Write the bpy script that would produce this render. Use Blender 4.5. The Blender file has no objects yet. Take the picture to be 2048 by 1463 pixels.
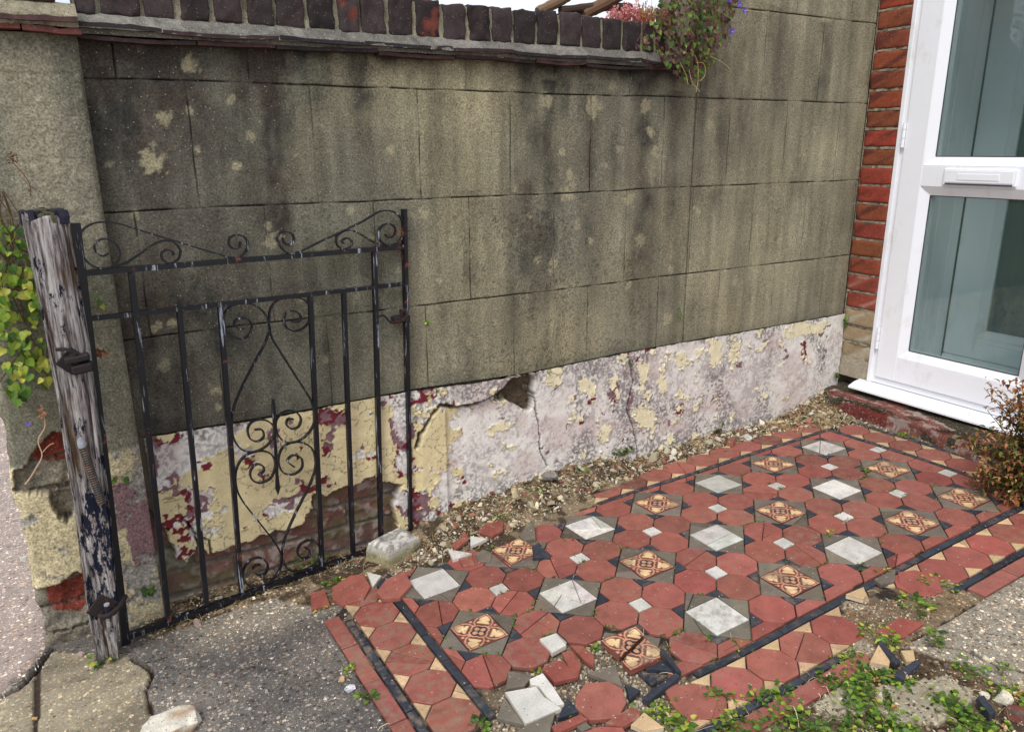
import bpy, bmesh, math, random
import numpy as np
from mathutils import Vector
random.seed(7); RNG = np.random.default_rng(7)
SC = bpy.context.scene
COL = SC.collection

# ---------------------------------------------------------------- camera
F = 1527.31
RM = np.array([[0.860639, -0.509162, -0.007442], [-0.145741, -0.232292, -0.961665], [0.487915, 0.828731, -0.274125]])
CM = np.array([-0.77017, -1.75402, 1.17089])
cam_d = bpy.data.cameras.new('camera'); cam = bpy.data.objects.new('camera', cam_d); COL.objects.link(cam)
cam_d.sensor_width = 36.0; cam_d.lens = F / 2048 * 36.0; cam_d.clip_start = 0.02; cam_d.clip_end = 500
from mathutils import Matrix
m3 = Matrix((RM[0], -RM[1], -RM[2])).transposed()
cam.matrix_world = Matrix.Translation(Vector(CM)) @ m3.to_4x4()
SC.camera = cam
SC.render.resolution_x = 1024; SC.render.resolution_y = 731

# ---------------------------------------------------------------- light
SUN_EL, SUN_AZ = math.radians(50), math.radians(231)      # azimuth clockwise from +Y
w = bpy.data.worlds.new('World'); SC.world = w; w.use_nodes = True
nt = w.node_tree; bg = nt.nodes['Background']
sky = nt.nodes.new('ShaderNodeTexSky'); sky.sky_type = 'NISHITA'; sky.sun_disc = False
sky.sun_elevation = SUN_EL; sky.sun_rotation = SUN_AZ; sky.air_density = 0.9; sky.dust_density = 3.5; sky.ozone_density = 1.0
wtc = nt.nodes.new('ShaderNodeTexCoord'); wn = nt.nodes.new('ShaderNodeTexNoise'); wn.inputs['Scale'].default_value = 2.2; wn.inputs['Detail'].default_value = 6
wr = nt.nodes.new('ShaderNodeValToRGB'); wr.color_ramp.elements[0].position = .30; wr.color_ramp.elements[1].position = .52; wr.color_ramp.elements[0].color = (.45, .45, .45, 1); wr.color_ramp.elements[1].color = (1, 1, 1, 1)
wm = nt.nodes.new('ShaderNodeMix'); wm.data_type = 'RGBA'; wm.inputs[7].default_value = (6.0, 6.35, 7.0, 1)      # bright broken cloud over the blue
nt.links.new(wtc.outputs['Generated'], wn.inputs['Vector']); nt.links.new(wn.outputs['Fac'], wr.inputs[0]); nt.links.new(wr.outputs[0], wm.inputs[0]); nt.links.new(sky.outputs[0], wm.inputs[6])
nt.links.new(wm.outputs[2], bg.inputs[0]); bg.inputs[1].default_value = 0.12
sd = bpy.data.lights.new('sun', 'SUN'); sd.energy = 1.5; sd.angle = math.radians(24); sd.color = (1.0, 0.965, 0.92)
so = bpy.data.objects.new('sun', sd); COL.objects.link(so)
dv = Vector((math.sin(SUN_AZ) * math.cos(SUN_EL), math.cos(SUN_AZ) * math.cos(SUN_EL), math.sin(SUN_EL)))
so.rotation_euler = dv.to_track_quat('Z', 'Y').to_euler(); so.location = dv * 8
SC.view_settings.view_transform = 'Standard'; SC.view_settings.look = 'None'
SC.view_settings.exposure = 0.5; SC.view_settings.gamma = 1.0

# ---------------------------------------------------------------- measured geometry: pixel rays met with real planes
GA, GB = 0.0352, -0.0115           # the path rises gently towards the door
YW, XD = 0.315, 2.13               # wall face and door plane
def ray(x, y):
    return np.array([(x - 1024) / F, (y - 731.5) / F, 1.0]) @ RM
def gz(x, y): return GA * x + GB * y
def G(px, py, h=0.0):
    d = ray(px, py); n = np.array([-GA, -GB, 1.0]); t = (h - n @ CM) / (n @ d); return CM + t * d
def W(px, py, y=YW):
    d = ray(px, py); t = (y - CM[1]) / d[1]; return CM + t * d
def D(px, py, x=XD):
    d = ray(px, py); t = (x - CM[0]) / d[0]; return CM + t * d
def PLN(px, py, P, Q):
    P = np.array(P, float); Q = np.array(Q, float); n = np.cross(Q - P, [0, 0, 1.0]); d = ray(px, py)
    t = (n @ (P - CM)) / (n @ d); return CM + t * d
def lin(r, g, b):
    c = np.array([r, g, b], float) / 255
    return np.where(c <= 0.04045, c / 12.92, ((c + 0.055) / 1.055) ** 2.4)

# ---------------------------------------------------------------- numpy noise
def _h(ix, iy, s):
    h = (ix.astype(np.int64) * 374761393 + iy.astype(np.int64) * 668265263 + s * 974634777) & 0x7fffffff
    h = ((h ^ (h >> 13)) * 1274126177) & 0x7fffffff
    return ((h ^ (h >> 16)) & 0xffff) / 65535.0
def vn(x, y, s=0):
    x = np.asarray(x, float); y = np.asarray(y, float)
    ix = np.floor(x); iy = np.floor(y); fx = x - ix; fy = y - iy
    fx = fx * fx * (3 - 2 * fx); fy = fy * fy * (3 - 2 * fy)
    a = _h(ix, iy, s); b = _h(ix + 1, iy, s); c = _h(ix, iy + 1, s); d = _h(ix + 1, iy + 1, s)
    return (a * (1 - fx) + b * fx) * (1 - fy) + (c * (1 - fx) + d * fx) * fy
def fbm(x, y, s=0, o=4):
    r = 0; a = 0.5; t = 0
    for k in range(o):
        r = r + a * vn(np.asarray(x) * 2 ** k + 17.3 * k, np.asarray(y) * 2 ** k - 9.1 * k, s + k); t += a; a *= 0.5
    return r / t
def worley(x, y, s=0):
    ix = np.floor(x); iy = np.floor(y)
    f1 = np.full(np.shape(x), 9.0); f2 = f1.copy(); cx = np.zeros(np.shape(x)); cy = cx.copy()
    for a in (-1, 0, 1):
        for b in (-1, 0, 1):
            qx = ix + a + _h(ix + a, iy + b, s); qy = iy + b + _h(ix + a, iy + b, s + 5)
            d = np.hypot(x - qx, y - qy); n = d < f1
            f2 = np.where(n, f1, np.minimum(f2, d)); cx = np.where(n, qx, cx); cy = np.where(n, qy, cy); f1 = np.where(n, d, f1)
    return f1, f2, cx, cy
def sm(a, b, v): t = np.clip((v - a) / (b - a), 0, 1); return t * t * (3 - 2 * t)
def inpoly(x, y, P):
    r = np.zeros(np.shape(x), bool); n = len(P)
    for i in range(n):
        x1, y1 = P[i][:2]; x2, y2 = P[(i + 1) % n][:2]
        if y1 == y2: continue
        c = ((y1 > y) != (y2 > y)) & (x < (x2 - x1) * (y - y1) / (y2 - y1) + x1); r ^= c
    return r
def mixc(A, B, f): return A * (1 - f[..., None]) + B * f[..., None]

# ---------------------------------------------------------------- object helpers
def root_loc(o):
    l = np.zeros(3)
    while o is not None: l = l + np.array(o.location); o = o.parent
    return l
def tag(o, label=None, cat=None, group=None, kind=None):
    for k, v in (('label', label), ('category', cat), ('group', group), ('kind', kind)):
        if v: o[k] = v
    return o
def thing(name, label, cat, loc=(0, 0, 0), group=None):
    o = bpy.data.objects.new(name, None); COL.objects.link(o); o.location = tuple(loc); o.empty_display_size = 0.05
    return tag(o, label, cat, group)
def mk(name, V, Fs, mats, parent=None, col=None, smooth=False, fm=None, label=None, loc=None):
    V = np.asarray(V, float).reshape(-1, 3)
    off = root_loc(parent) if parent is not None else (np.array(loc, float) if loc is not None else np.zeros(3))
    me = bpy.data.meshes.new(name)
    if isinstance(Fs, np.ndarray):
        me.vertices.add(len(V)); me.vertices.foreach_set('co', (V - off).ravel())
        k = Fs.shape[1]; me.loops.add(Fs.size); me.loops.foreach_set('vertex_index', Fs.ravel().astype(np.int32))
        me.polygons.add(len(Fs)); me.polygons.foreach_set('loop_start', np.arange(0, Fs.size, k, dtype=np.int32))
        me.update(calc_edges=True)
    else:
        me.from_pydata((V - off).tolist(), [], Fs)
    for m in (mats if isinstance(mats, (list, tuple)) else [mats]): me.materials.append(m)
    if fm is not None: me.polygons.foreach_set('material_index', np.asarray(fm, dtype=np.int32))
    if smooth: me.polygons.foreach_set('use_smooth', [True] * len(me.polygons))
    if col is not None:
        c = np.asarray(col, float)
        if c.shape[1] == 3: c = np.c_[c, np.ones(len(c))]
        a = me.color_attributes.new('Col', 'FLOAT_COLOR', 'POINT'); a.data.foreach_set('color', c.ravel())
    me.validate(); me.update()
    o = bpy.data.objects.new(name, me); COL.objects.link(o)
    if parent is not None: o.parent = parent
    elif loc is not None: o.location = tuple(loc)
    if label: o['label'] = label
    return o
class MB:
    """collects pieces (vertices, faces, per-vertex colour) for ONE mesh"""
    def __init__(s): s.V = []; s.F = []; s.C = []; s.n = 0
    def add(s, V, Fs, c=(1, 1, 1), a=1.0):
        V = np.asarray(V, float).reshape(-1, 3)
        s.V.append(V); s.F += [tuple(int(i) + s.n for i in f) for f in Fs]
        c = np.asarray(c, float)
        if c.ndim == 1: c = np.tile(c, (len(V), 1))
        s.C.append(np.c_[c[:, :3], np.full(len(V), a) if np.isscalar(a) else a]); s.n += len(V)
    def build(s, name, mat, parent=None, **k):
        return mk(name, np.concatenate(s.V), s.F, mat, parent, col=np.concatenate(s.C), **k)
    def box(s, lo, hi, c=(1, 1, 1), bev=0.0, jit=0.0, a=1.0):
        lo = np.array(lo, float); hi = np.array(hi, float)
        if bev <= 0:
            V = np.array([[(lo, hi)[i][0], (lo, hi)[j][1], (lo, hi)[k][2]] for i in (0, 1) for j in (0, 1) for k in (0, 1)])
            if jit: V = V + RNG.uniform(-jit, jit, V.shape)
            s.add(V, [(0, 1, 3, 2), (4, 6, 7, 5), (0, 4, 5, 1), (2, 3, 7, 6), (0, 2, 6, 4), (1, 5, 7, 3)], c, a)
        else:
            V, Fs = bevbox(lo, hi, bev)
            if jit:
                ctr = (lo + hi) / 2; sg = V > ctr
                off = RNG.uniform(-jit, jit, (2, 2, 2, 3)); V = V + off[sg[:, 0].astype(int), sg[:, 1].astype(int), sg[:, 2].astype(int)]
            s.add(V, Fs, c, a)
    def tube(s, P, r, n=8, c=(1, 1, 1), flat=None, cap=True):
        P = np.asarray(P, float); m = len(P); T = np.gradient(P, axis=0); T /= np.linalg.norm(T, axis=1)[:, None] + 1e-12
        up = np.array([0, 0, 1.0]) if abs(T[0][2]) < .9 else np.array([1.0, 0, 0])
        if flat is not None: up = np.array(flat, float)
        V = []; r = np.broadcast_to(np.asarray(r, float), (m,)) if np.ndim(r) < 2 else r
        for i in range(m):
            A = np.cross(T[i], up); A /= np.linalg.norm(A) + 1e-12; B = np.cross(T[i], A)
            if flat is None: up = -np.cross(A, T[i]) if False else up
            ra, rb = (r[i], r[i]) if np.ndim(r[i]) == 0 else r[i]
            for k in range(n):
                t = 2 * math.pi * (k + .5) / n
                ca, sa = math.cos(t), math.sin(t)
                if n == 4: ca, sa = math.copysign(1, ca), math.copysign(1, sa)
                V.append(P[i] + A * ca * ra + B * sa * rb)
        Fs = [(i * n + k, i * n + (k + 1) % n, (i + 1) * n + (k + 1) % n, (i + 1) * n + k) for i in range(m - 1) for k in range(n)]
        if cap: Fs += [tuple(range(n))[::-1], tuple((m - 1) * n + k for k in range(n))]
        s.add(V, Fs, c)
def bevbox(lo, hi, b):
    lo = np.array(lo, float); hi = np.array(hi, float); V = []; idx = {}
    for i in (0, 1):
        for j in (0, 1):
            for k in (0, 1):
                c = np.array([(lo, hi)[i][0], (lo, hi)[j][1], (lo, hi)[k][2]]); s = np.array([1 - 2 * i, 1 - 2 * j, 1 - 2 * k]) * b
                for ax in range(3):
                    p = c + s; p[ax] = c[ax]; idx[(i, j, k, ax)] = len(V); V.append(p)
    Fs = []
    q = [(0, 0), (1, 0), (1, 1), (0, 1)]
    for ax in range(3):
        o = [a for a in range(3) if a != ax]
        for v in (0, 1):
            f = []
            for u in q:
                t = [0, 0, 0]; t[ax] = v; t[o[0]] = u[0]; t[o[1]] = u[1]; f.append(idx[(*t, ax)])
            Fs.append(f if (v == 1) == (ax != 1) else f[::-1])
    for ax in range(3):
        o = [a for a in range(3) if a != ax]
        for u in q:
            t0 = [0, 0, 0]; t0[o[0]], t0[o[1]] = u; t1 = list(t0); t1[ax] = 1
            Fs.append([idx[(*t0, o[0])], idx[(*t0, o[1])], idx[(*t1, o[1])], idx[(*t1, o[0])]])
    for i in (0, 1):
        for j in (0, 1):
            for k in (0, 1): Fs.append([idx[(i, j, k, 0)], idx[(i, j, k, 1)], idx[(i, j, k, 2)]])
    V = np.array(V); ctr = V.mean(0); out = []
    for f in Fs:
        P = V[f]; n = np.cross(P[1] - P[0], P[2] - P[0]); out.append(f if n @ (P.mean(0) - ctr) > 0 else f[::-1])
    return V, out
def crom(P, k=6, closed=False):
    P = np.asarray(P, float); n = len(P); out = []
    Q = np.vstack([2 * P[0] - P[1], P, 2 * P[-1] - P[-2]])
    for i in range(n - 1):
        a, b, c, d = Q[i:i + 4]
        for t in np.linspace(0, 1, k, endpoint=False):
            out.append(.5 * (2 * b + (c - a) * t + (2 * a - 5 * b + 4 * c - d) * t * t + (3 * b - a - 3 * c + d) * t ** 3))
    out.append(P[-1]); return np.array(out)
def grid_faces(n, m, keep=None):
    i, j = np.meshgrid(np.arange(n - 1), np.arange(m - 1), indexing='ij'); a = i * m + j
    Fq = np.stack([a, a + m, a + m + 1, a + 1], -1).reshape(-1, 4)
    if keep is not None: Fq = Fq[keep.ravel()]
    return Fq

# ---------------------------------------------------------------- materials
def newmat(name):
    m = bpy.data.materials.new(name); m.use_nodes = True; nt = m.node_tree
    return m, nt, nt.nodes['Principled BSDF']
def N(nt, t, **kw):
    n = nt.nodes.new(t)
    for k, v in kw.items():
        if k.startswith('i_'): n.inputs[k[2:].replace('_', ' ')].default_value = v
        else: setattr(n, k, v)
    return n
def math_(nt, op, a, b=None, c=None):
    n = nt.nodes.new('ShaderNodeMath'); n.operation = op
    for i, v in enumerate((a, b, c)):
        if v is None: continue
        if isinstance(v, (int, float)): n.inputs[i].default_value = v
        else: nt.links.new(v, n.inputs[i])
    return n.outputs[0]
def mix_(nt, f, A, B, bt='MIX'):
    n = nt.nodes.new('ShaderNodeMix'); n.data_type = 'RGBA'; n.blend_type = bt
    for i, v in ((0, f), (6, A), (7, B)):
        if isinstance(v, (int, float)): n.inputs[i].default_value = v
        elif isinstance(v, (tuple, list, np.ndarray)): n.inputs[i].default_value = (*[float(x) for x in v[:3]], 1)
        else: nt.links.new(v, n.inputs[i])
    return n.outputs[2]
def ramp_(nt, v, stops):
    n = nt.nodes.new('ShaderNodeValToRGB'); e = n.color_ramp.elements
    while len(e) < len(stops): e.new(0.5)
    for el, (p, c) in zip(e, stops):
        el.position = p; el.color = (c, c, c, 1) if isinstance(c, (int, float)) else (*[float(x) for x in c], 1)
    nt.links.new(v, n.inputs[0]); return n.outputs[0]
def noise_(nt, vec, scale, detail=3, rough=.55):
    n = N(nt, 'ShaderNodeTexNoise'); n.inputs['Scale'].default_value = scale; n.inputs['Detail'].default_value = detail; n.inputs['Roughness'].default_value = rough
    nt.links.new(vec, n.inputs['Vector']); return n.outputs['Fac']
def attr_mat(name, rough=.9, grain=(500, .25), mott=(40, .2), bump=.3, speck=None, agg=False, spec=.3, bscale=350, tint=None, stain=None):
    """surface colour from the Col attribute, with grain, mottling, specks and bump; alpha = how much loose aggregate shows"""
    m, nt, b = newmat(name); L = nt.links
    tc = N(nt, 'ShaderNodeTexCoord').outputs['Object']
    at = N(nt, 'ShaderNodeAttribute', attribute_name='Col')
    c = at.outputs['Color']
    g = noise_(nt, tc, grain[0], 2); g = math_(nt, 'MULTIPLY_ADD', math_(nt, 'SUBTRACT', g, .5), grain[1] * 4, 1)
    q = noise_(nt, tc, mott[0], 4, .6); q = math_(nt, 'MULTIPLY_ADD', math_(nt, 'SUBTRACT', q, .5), mott[1] * 4, 1)
    v = math_(nt, 'MAXIMUM', math_(nt, 'MULTIPLY', g, q), .1)
    cc = N(nt, 'ShaderNodeCombineColor')
    for i in range(3): L.new(v, cc.inputs[i])
    c = mix_(nt, 1.0, c, cc.outputs[0], 'MULTIPLY')
    h = math_(nt, 'MULTIPLY', noise_(nt, tc, bscale, 4, .65), 1.0)
    if speck:      # (scale, threshold, light value, dark value)
        vo = N(nt, 'ShaderNodeTexVoronoi'); vo.inputs['Scale'].default_value = speck[0]; L.new(tc, vo.inputs['Vector'])
        sep = N(nt, 'ShaderNodeSeparateColor'); L.new(vo.outputs['Color'], sep.inputs[0])
        near = math_(nt, 'LESS_THAN', vo.outputs['Distance'], .38)
        li = math_(nt, 'MULTIPLY', near, math_(nt, 'GREATER_THAN', sep.outputs[0], 1 - speck[1]))
        da = math_(nt, 'MULTIPLY', near, math_(nt, 'LESS_THAN', sep.outputs[0], speck[1] * 1.3))
        c = mix_(nt, math_(nt, 'MULTIPLY', li, .75), c, speck[2]); c = mix_(nt, math_(nt, 'MULTIPLY', da, .7), c, speck[3])
    if agg:
        for sc, th, amt in ((230, .50, .95), (105, .50, 1.0)):
            vo = N(nt, 'ShaderNodeTexVoronoi'); vo.inputs['Scale'].default_value = sc; vo.inputs['Randomness'].default_value = 1
            wv = N(nt, 'ShaderNodeVectorMath', operation='ADD'); nn = N(nt, 'ShaderNodeTexNoise'); nn.inputs['Scale'].default_value = sc * 1.6; L.new(tc, nn.inputs['Vector'])
            sv = N(nt, 'ShaderNodeVectorMath', operation='SCALE'); L.new(nn.outputs['Color'], sv.inputs[0]); sv.inputs['Scale'].default_value = .55 / sc
            L.new(tc, wv.inputs[0]); L.new(sv.outputs[0], wv.inputs[1]); L.new(wv.outputs[0], vo.inputs['Vector'])
            sep = N(nt, 'ShaderNodeSeparateColor'); L.new(vo.outputs['Color'], sep.inputs[0])
            stone = ramp_(nt, sep.outputs[0], [(0, (.35, .35, .38)), (.2, (.7, .66, .6)), (.45, (1.1, 1.02, .95)), (.65, (1.6, 1.42, 1.2)), (.82, (2.2, 2.05, 1.85)), (1, (3.6, 3.5, 3.3))])
            msk = math_(nt, 'MULTIPLY', math_(nt, 'LESS_THAN', vo.outputs['Distance'], th), math_(nt, 'GREATER_THAN', sep.outputs[1], .45))
            msk = math_(nt, 'MULTIPLY', msk, math_(nt, 'MULTIPLY', at.outputs['Alpha'], amt))
            c = mix_(nt, msk, c, mix_(nt, 1.0, c, stone, 'MULTIPLY'))
            h = math_(nt, 'ADD', h, math_(nt, 'MULTIPLY', msk, math_(nt, 'SUBTRACT', 1.0, vo.outputs['Distance'])))
    if stain:      # alpha = how stained: mottled lichen and dirt patches
        s1 = noise_(nt, tc, stain[0], 5, .65)
        f = math_(nt, 'MULTIPLY', ramp_(nt, s1, [(.45, 0.0), (.66, 1.0)]), at.outputs['Alpha'])
        c = mix_(nt, math_(nt, 'MULTIPLY', f, .75), c, stain[1])
    L.new(c, b.inputs['Base Color']); b.inputs['Roughness'].default_value = rough; b.inputs['Specular IOR Level'].default_value = spec
    if bump:
        bn = N(nt, 'ShaderNodeBump'); bn.inputs['Strength'].default_value = bump; bn.inputs['Distance'].default_value = .002
        L.new(h, bn.inputs['Height']); L.new(bn.outputs[0], b.inputs['Normal'])
    return m
M = {}
M['render'] = attr_mat('wall_render', grain=(200, .55), mott=(70, .2), bump=.8, speck=(300, .016, lin(190, 184, 165), lin(40, 38, 34)), bscale=420)
M['plinth'] = attr_mat('plinth_paint', grain=(260, .13), mott=(90, .06), bump=.45, bscale=260, rough=.8)
M['brick'] = attr_mat('brick', grain=(400, .18), mott=(70, .2), bump=.6, speck=(300, .04, lin(170, 150, 130), lin(45, 30, 28)))
M['sooty'] = attr_mat('sooty_brick', grain=(300, .25), mott=(55, .3), bump=.7, speck=(280, .05, lin(120, 115, 110), lin(20, 20, 22)), rough=.75)
M['mortar'] = attr_mat('mortar', grain=(380, .3), mott=(60, .2), bump=.9, speck=(260, .16, lin(175, 170, 155), lin(60, 58, 54)))
M['tile'] = attr_mat('floor_tile', grain=(300, .15), mott=(24, .24), bump=.28, speck=(200, .012, lin(200, 190, 180), lin(60, 40, 35)), rough=.72, spec=.3, stain=(45, lin(138, 120, 102)))
M['ground'] = attr_mat('ground', grain=(350, .18), mott=(14, .14), bump=.8, agg=True, bscale=300)
M['stone'] = attr_mat('stone', grain=(380, .2), mott=(50, .22), bump=.7, speck=(240, .08, lin(205, 200, 190), lin(70, 66, 60)))
M['chip'] = attr_mat('litter', grain=(500, .15), mott=(80, .1), bump=.3)
def paint_mat(name, base, rough=.35, chips=None, spec=.5, var=.3):
    m, nt, b = newmat(name); L = nt.links; tc = N(nt, 'ShaderNodeTexCoord').outputs['Object']; c = None
    n1 = noise_(nt, tc, 18, 5, .6); c = mix_(nt, n1, tuple(np.array(base) * (1 - var)), tuple(np.array(base) * (1 + var)))
    h = noise_(nt, tc, 200, 3)
    if chips:
        for col, sc, lo, hi, st in chips:
            mp = N(nt, 'ShaderNodeMapping'); mp.inputs['Scale'].default_value = st; L.new(tc, mp.inputs['Vector'])
            f = ramp_(nt, noise_(nt, mp.outputs[0], sc, 6, .7), [(lo, 0.0), (hi, 1.0)]); c = mix_(nt, f, c, col); h = math_(nt, 'SUBTRACT', h, f)
    L.new(c, b.inputs['Base Color']); b.inputs['Roughness'].default_value = rough; b.inputs['Specular IOR Level'].default_value = spec
    bn = N(nt, 'ShaderNodeBump'); bn.inputs['Strength'].default_value = .5 if var > .1 else .04; bn.inputs['Distance'].default_value = .001; L.new(h, bn.inputs['Height']); L.new(bn.outputs[0], b.inputs['Normal'])
    return m
M['iron'] = paint_mat('black_gate_paint', lin(15, 17, 25), .38, [(lin(120, 62, 40), 16, .62, .68, (1, 1, 1)), (lin(150, 158, 170), 36, .59, .635, (2.4, 2.4, .20)), (lin(70, 40, 30), 60, .62, .7, (1, 1, 1))])
M['rust'] = paint_mat('rusty_iron', lin(42, 34, 34), .8, [(lin(92, 54, 40), 40, .56, .68, (1, 1, 1)), (lin(30, 32, 40), 25, .52, .6, (1, 1, 1))], .3)
M['spring'] = paint_mat('spring_steel', lin(70, 68, 66), .4, [(lin(120, 90, 70), 60, .5, .6, (1, 1, 1))])
M['upvc'] = paint_mat('white_plastic', lin(243, 245, 250), .3, [(lin(206, 202, 192), 9, .56, .85, (1, 1, .5)), (lin(150, 140, 125), 60, .70, .78, (1, 1, 1))], .4, .03)
M['rubber'] = paint_mat('dark_gasket', lin(50, 55, 62), .6)
M['metal'] = paint_mat('pale_metal', lin(150, 154, 162), .35)
def leaf_mat(name, rough=.5, tr=.25):
    m, nt, b = newmat(name); L = nt.links; at = N(nt, 'ShaderNodeAttribute', attribute_name='Col'); tc = N(nt, 'ShaderNodeTexCoord').outputs['Object']
    q = math_(nt, 'MULTIPLY_ADD', noise_(nt, tc, 120, 3), .7, .65); cc = N(nt, 'ShaderNodeCombineColor')
    for i in range(3): L.new(q, cc.inputs[i])
    c = mix_(nt, 1.0, at.outputs['Color'], cc.outputs[0], 'MULTIPLY'); L.new(c, b.inputs['Base Color']); b.inputs['Roughness'].default_value = rough; b.inputs['Specular IOR Level'].default_value = .35
    t = N(nt, 'ShaderNodeBsdfTranslucent'); L.new(c, t.inputs[0]); mx = N(nt, 'ShaderNodeMixShader'); mx.inputs[0].default_value = tr
    L.new(b.outputs[0], mx.inputs[1]); L.new(t.outputs[0], mx.inputs[2]); L.new(mx.outputs[0], nt.nodes['Material Output'].inputs[0]); return m
M['leaf'] = leaf_mat('leaf')
# weathered timber: long grain with flaking blue paint
def timber():
    m, nt, b = newmat('weathered_timber'); L = nt.links; tc = N(nt, 'ShaderNodeTexCoord').outputs['Object']
    mp = N(nt, 'ShaderNodeMapping'); mp.inputs['Scale'].default_value = (1, 1, .07); L.new(tc, mp.inputs['Vector'])
    g = noise_(nt, mp.outputs[0], 160, 5, .7); g2 = noise_(nt, mp.outputs[0], 55, 4, .6)
    c = ramp_(nt, g, [(.3, lin(44, 40, 42)), (.43, lin(108, 100, 98)), (.54, lin(168, 162, 160)), (.75, lin(216, 211, 208))])
    c = mix_(nt, ramp_(nt, g2, [(.36, 1.0), (.46, 0.0)]), c, lin(62, 48, 38))
    br = noise_(nt, tc, 9, 3); c = mix_(nt, math_(nt, 'MULTIPLY', ramp_(nt, br, [(.5, 0.0), (.64, 1.0)]), .35), c, lin(110, 84, 58))
    mp2 = N(nt, 'ShaderNodeMapping'); mp2.inputs['Scale'].default_value = (1, 1, .35); L.new(tc, mp2.inputs['Vector'])
    at = N(nt, 'ShaderNodeAttribute', attribute_name='Col')
    f = math_(nt, 'ADD', noise_(nt, mp2.outputs[0], 45, 6, .75), math_(nt, 'MULTIPLY', math_(nt, 'SUBTRACT', at.outputs['Alpha'], .5), .24))
    c = mix_(nt, ramp_(nt, f, [(.56, 0.0), (.6, 1.0)]), c, lin(24, 28, 46))
    L.new(c, b.inputs['Base Color']); b.inputs['Roughness'].default_value = .85; b.inputs['Specular IOR Level'].default_value = .2
    bn = N(nt, 'ShaderNodeBump'); bn.inputs['Strength'].default_value = 1; bn.inputs['Distance'].default_value = .006
    L.new(math_(nt, 'ADD', g, math_(nt, 'MULTIPLY', g2, .8)), bn.inputs['Height']); L.new(bn.outputs[0], b.inputs['Normal']); return m
M['timber'] = timber()
def glass(name, tint, refl=.12, body=.12):
    """thin pane: a teal haze mixed in to brighten the pane, what lies behind it, and a mirror of the garden"""
    m, nt, b = newmat(name); L = nt.links; nt.nodes.remove(b)
    t = N(nt, 'ShaderNodeBsdfTransparent'); t.inputs[0].default_value = (*tint, 1)
    g = N(nt, 'ShaderNodeBsdfGlossy'); g.inputs['Roughness'].default_value = .03
    d = N(nt, 'ShaderNodeBsdfDiffuse'); d.inputs[0].default_value = (*lin(120, 160, 152), 1)  # flat teal haze in the shader, lifting the unlit porch behind
    m1 = N(nt, 'ShaderNodeMixShader'); m1.inputs[0].default_value = body; L.new(t.outputs[0], m1.inputs[1]); L.new(d.outputs[0], m1.inputs[2])
    lw = N(nt, 'ShaderNodeLayerWeight'); lw.inputs['Blend'].default_value = .35
    f = math_(nt, 'MULTIPLY_ADD', lw.outputs['Fresnel'], .45, refl)
    m2 = N(nt, 'ShaderNodeMixShader'); L.new(f, m2.inputs[0]); L.new(m1.outputs[0], m2.inputs[1]); L.new(g.outputs[0], m2.inputs[2])
    L.new(m2.outputs[0], nt.nodes['Material Output'].inputs[0]); return m
M['glass'] = glass('porch_glass', (.92, .975, .965), .03, .09)
M['glass2'] = glass('inner_glass', (.25, .34, .34), .05, .03)

# ================================================================ GARDEN WALL AND HOUSE WALL
XJ = 1.195                                   # straight joint where garden wall meets house
ZJ = [0.722, 1.032, 1.331, 1.628]            # bed joints struck in the render
def vj(course):                              # perpends of each struck course
    o = 0.15 if course % 2 == 0 else 0.0
    v = [o + .302 * k for k in range(-4, 9)]
    return [x + RNG.uniform(-.006, .006) for x in v]
def lines(lo, hi, step, js):
    a = list(np.arange(lo, hi + step * .5, step)); a[-1] = hi
    for j in js:
        if lo < j < hi: a += [j - .006, j - .0042, j - .0028, j - .0014, j, j + .0014, j + .0028, j + .0042, j + .006]
    a = np.unique(np.round(np.array(a), 5)); keep = [a[0]]
    for v in a[1:]:
        if v - keep[-1] > .0009: keep.append(v)
    return np.array(keep)
VJ = [vj(0), vj(1), vj(0), vj(1), vj(0)]      # courses from the bottom (below .722) upwards
ZT = lambda x: np.interp(x, [-.7, -.3, .1, .5, .9, 1.5, 2.13], [.466, .461, .467, .455, .467, .468, .471])     # top of painted plinth
streaks = []                                   # px at y, top px y, bottom px y, half width, strength
for px, y0, y1, hw, st in [(185, 80, 500, 40, .75), (250, 90, 420, 60, .55), (345, 100, 380, 45, .35), (405, 165, 420, 18, .6), (500, 110, 430, 30, .35), (548, 100, 520, 40, .9), (590, 190, 420, 22, .5),
                           (725, 120, 320, 36, .7), (765, 200, 420, 22, .3), (880, 110, 300, 14, .25), (1055, 130, 700, 44, .5), (1095, 180, 720, 26, .5), (1070, 360, 740, 60, .28), (1130, 170, 400, 16, .35), (1010, 130, 420, 12, .3),
                           (1180, 190, 500, 22, .38), (1285, 150, 640, 26, .5), (1230, 200, 460, 14, .25), (1345, 200, 620, 18, .4), (1440, 60, 470, 16, .35), (1490, 40, 300, 20, .45), (1545, 30, 330, 24, .3), (1640, 60, 300, 20, .3),
                           (945, 400, 720, 30, .25), (830, 160, 420, 10, .3), (1590, 330, 560, 14, .25), (660, 600, 800, 40, .3), (455, 420, 800, 70, .35), (330, 430, 820, 60, .35), (240, 430, 860, 50, .45), (560, 460, 800, 50, .3), (1400, 140, 420, 12, .35)]:
    a = W(px, y0); b = W(px, y1); c = W(px, (y0 + y1) / 2); wv = abs(W(px + hw, (y0 + y1) / 2)[0] - c[0]); streaks.append((c[0], a[2], b[2], wv, st))
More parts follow.
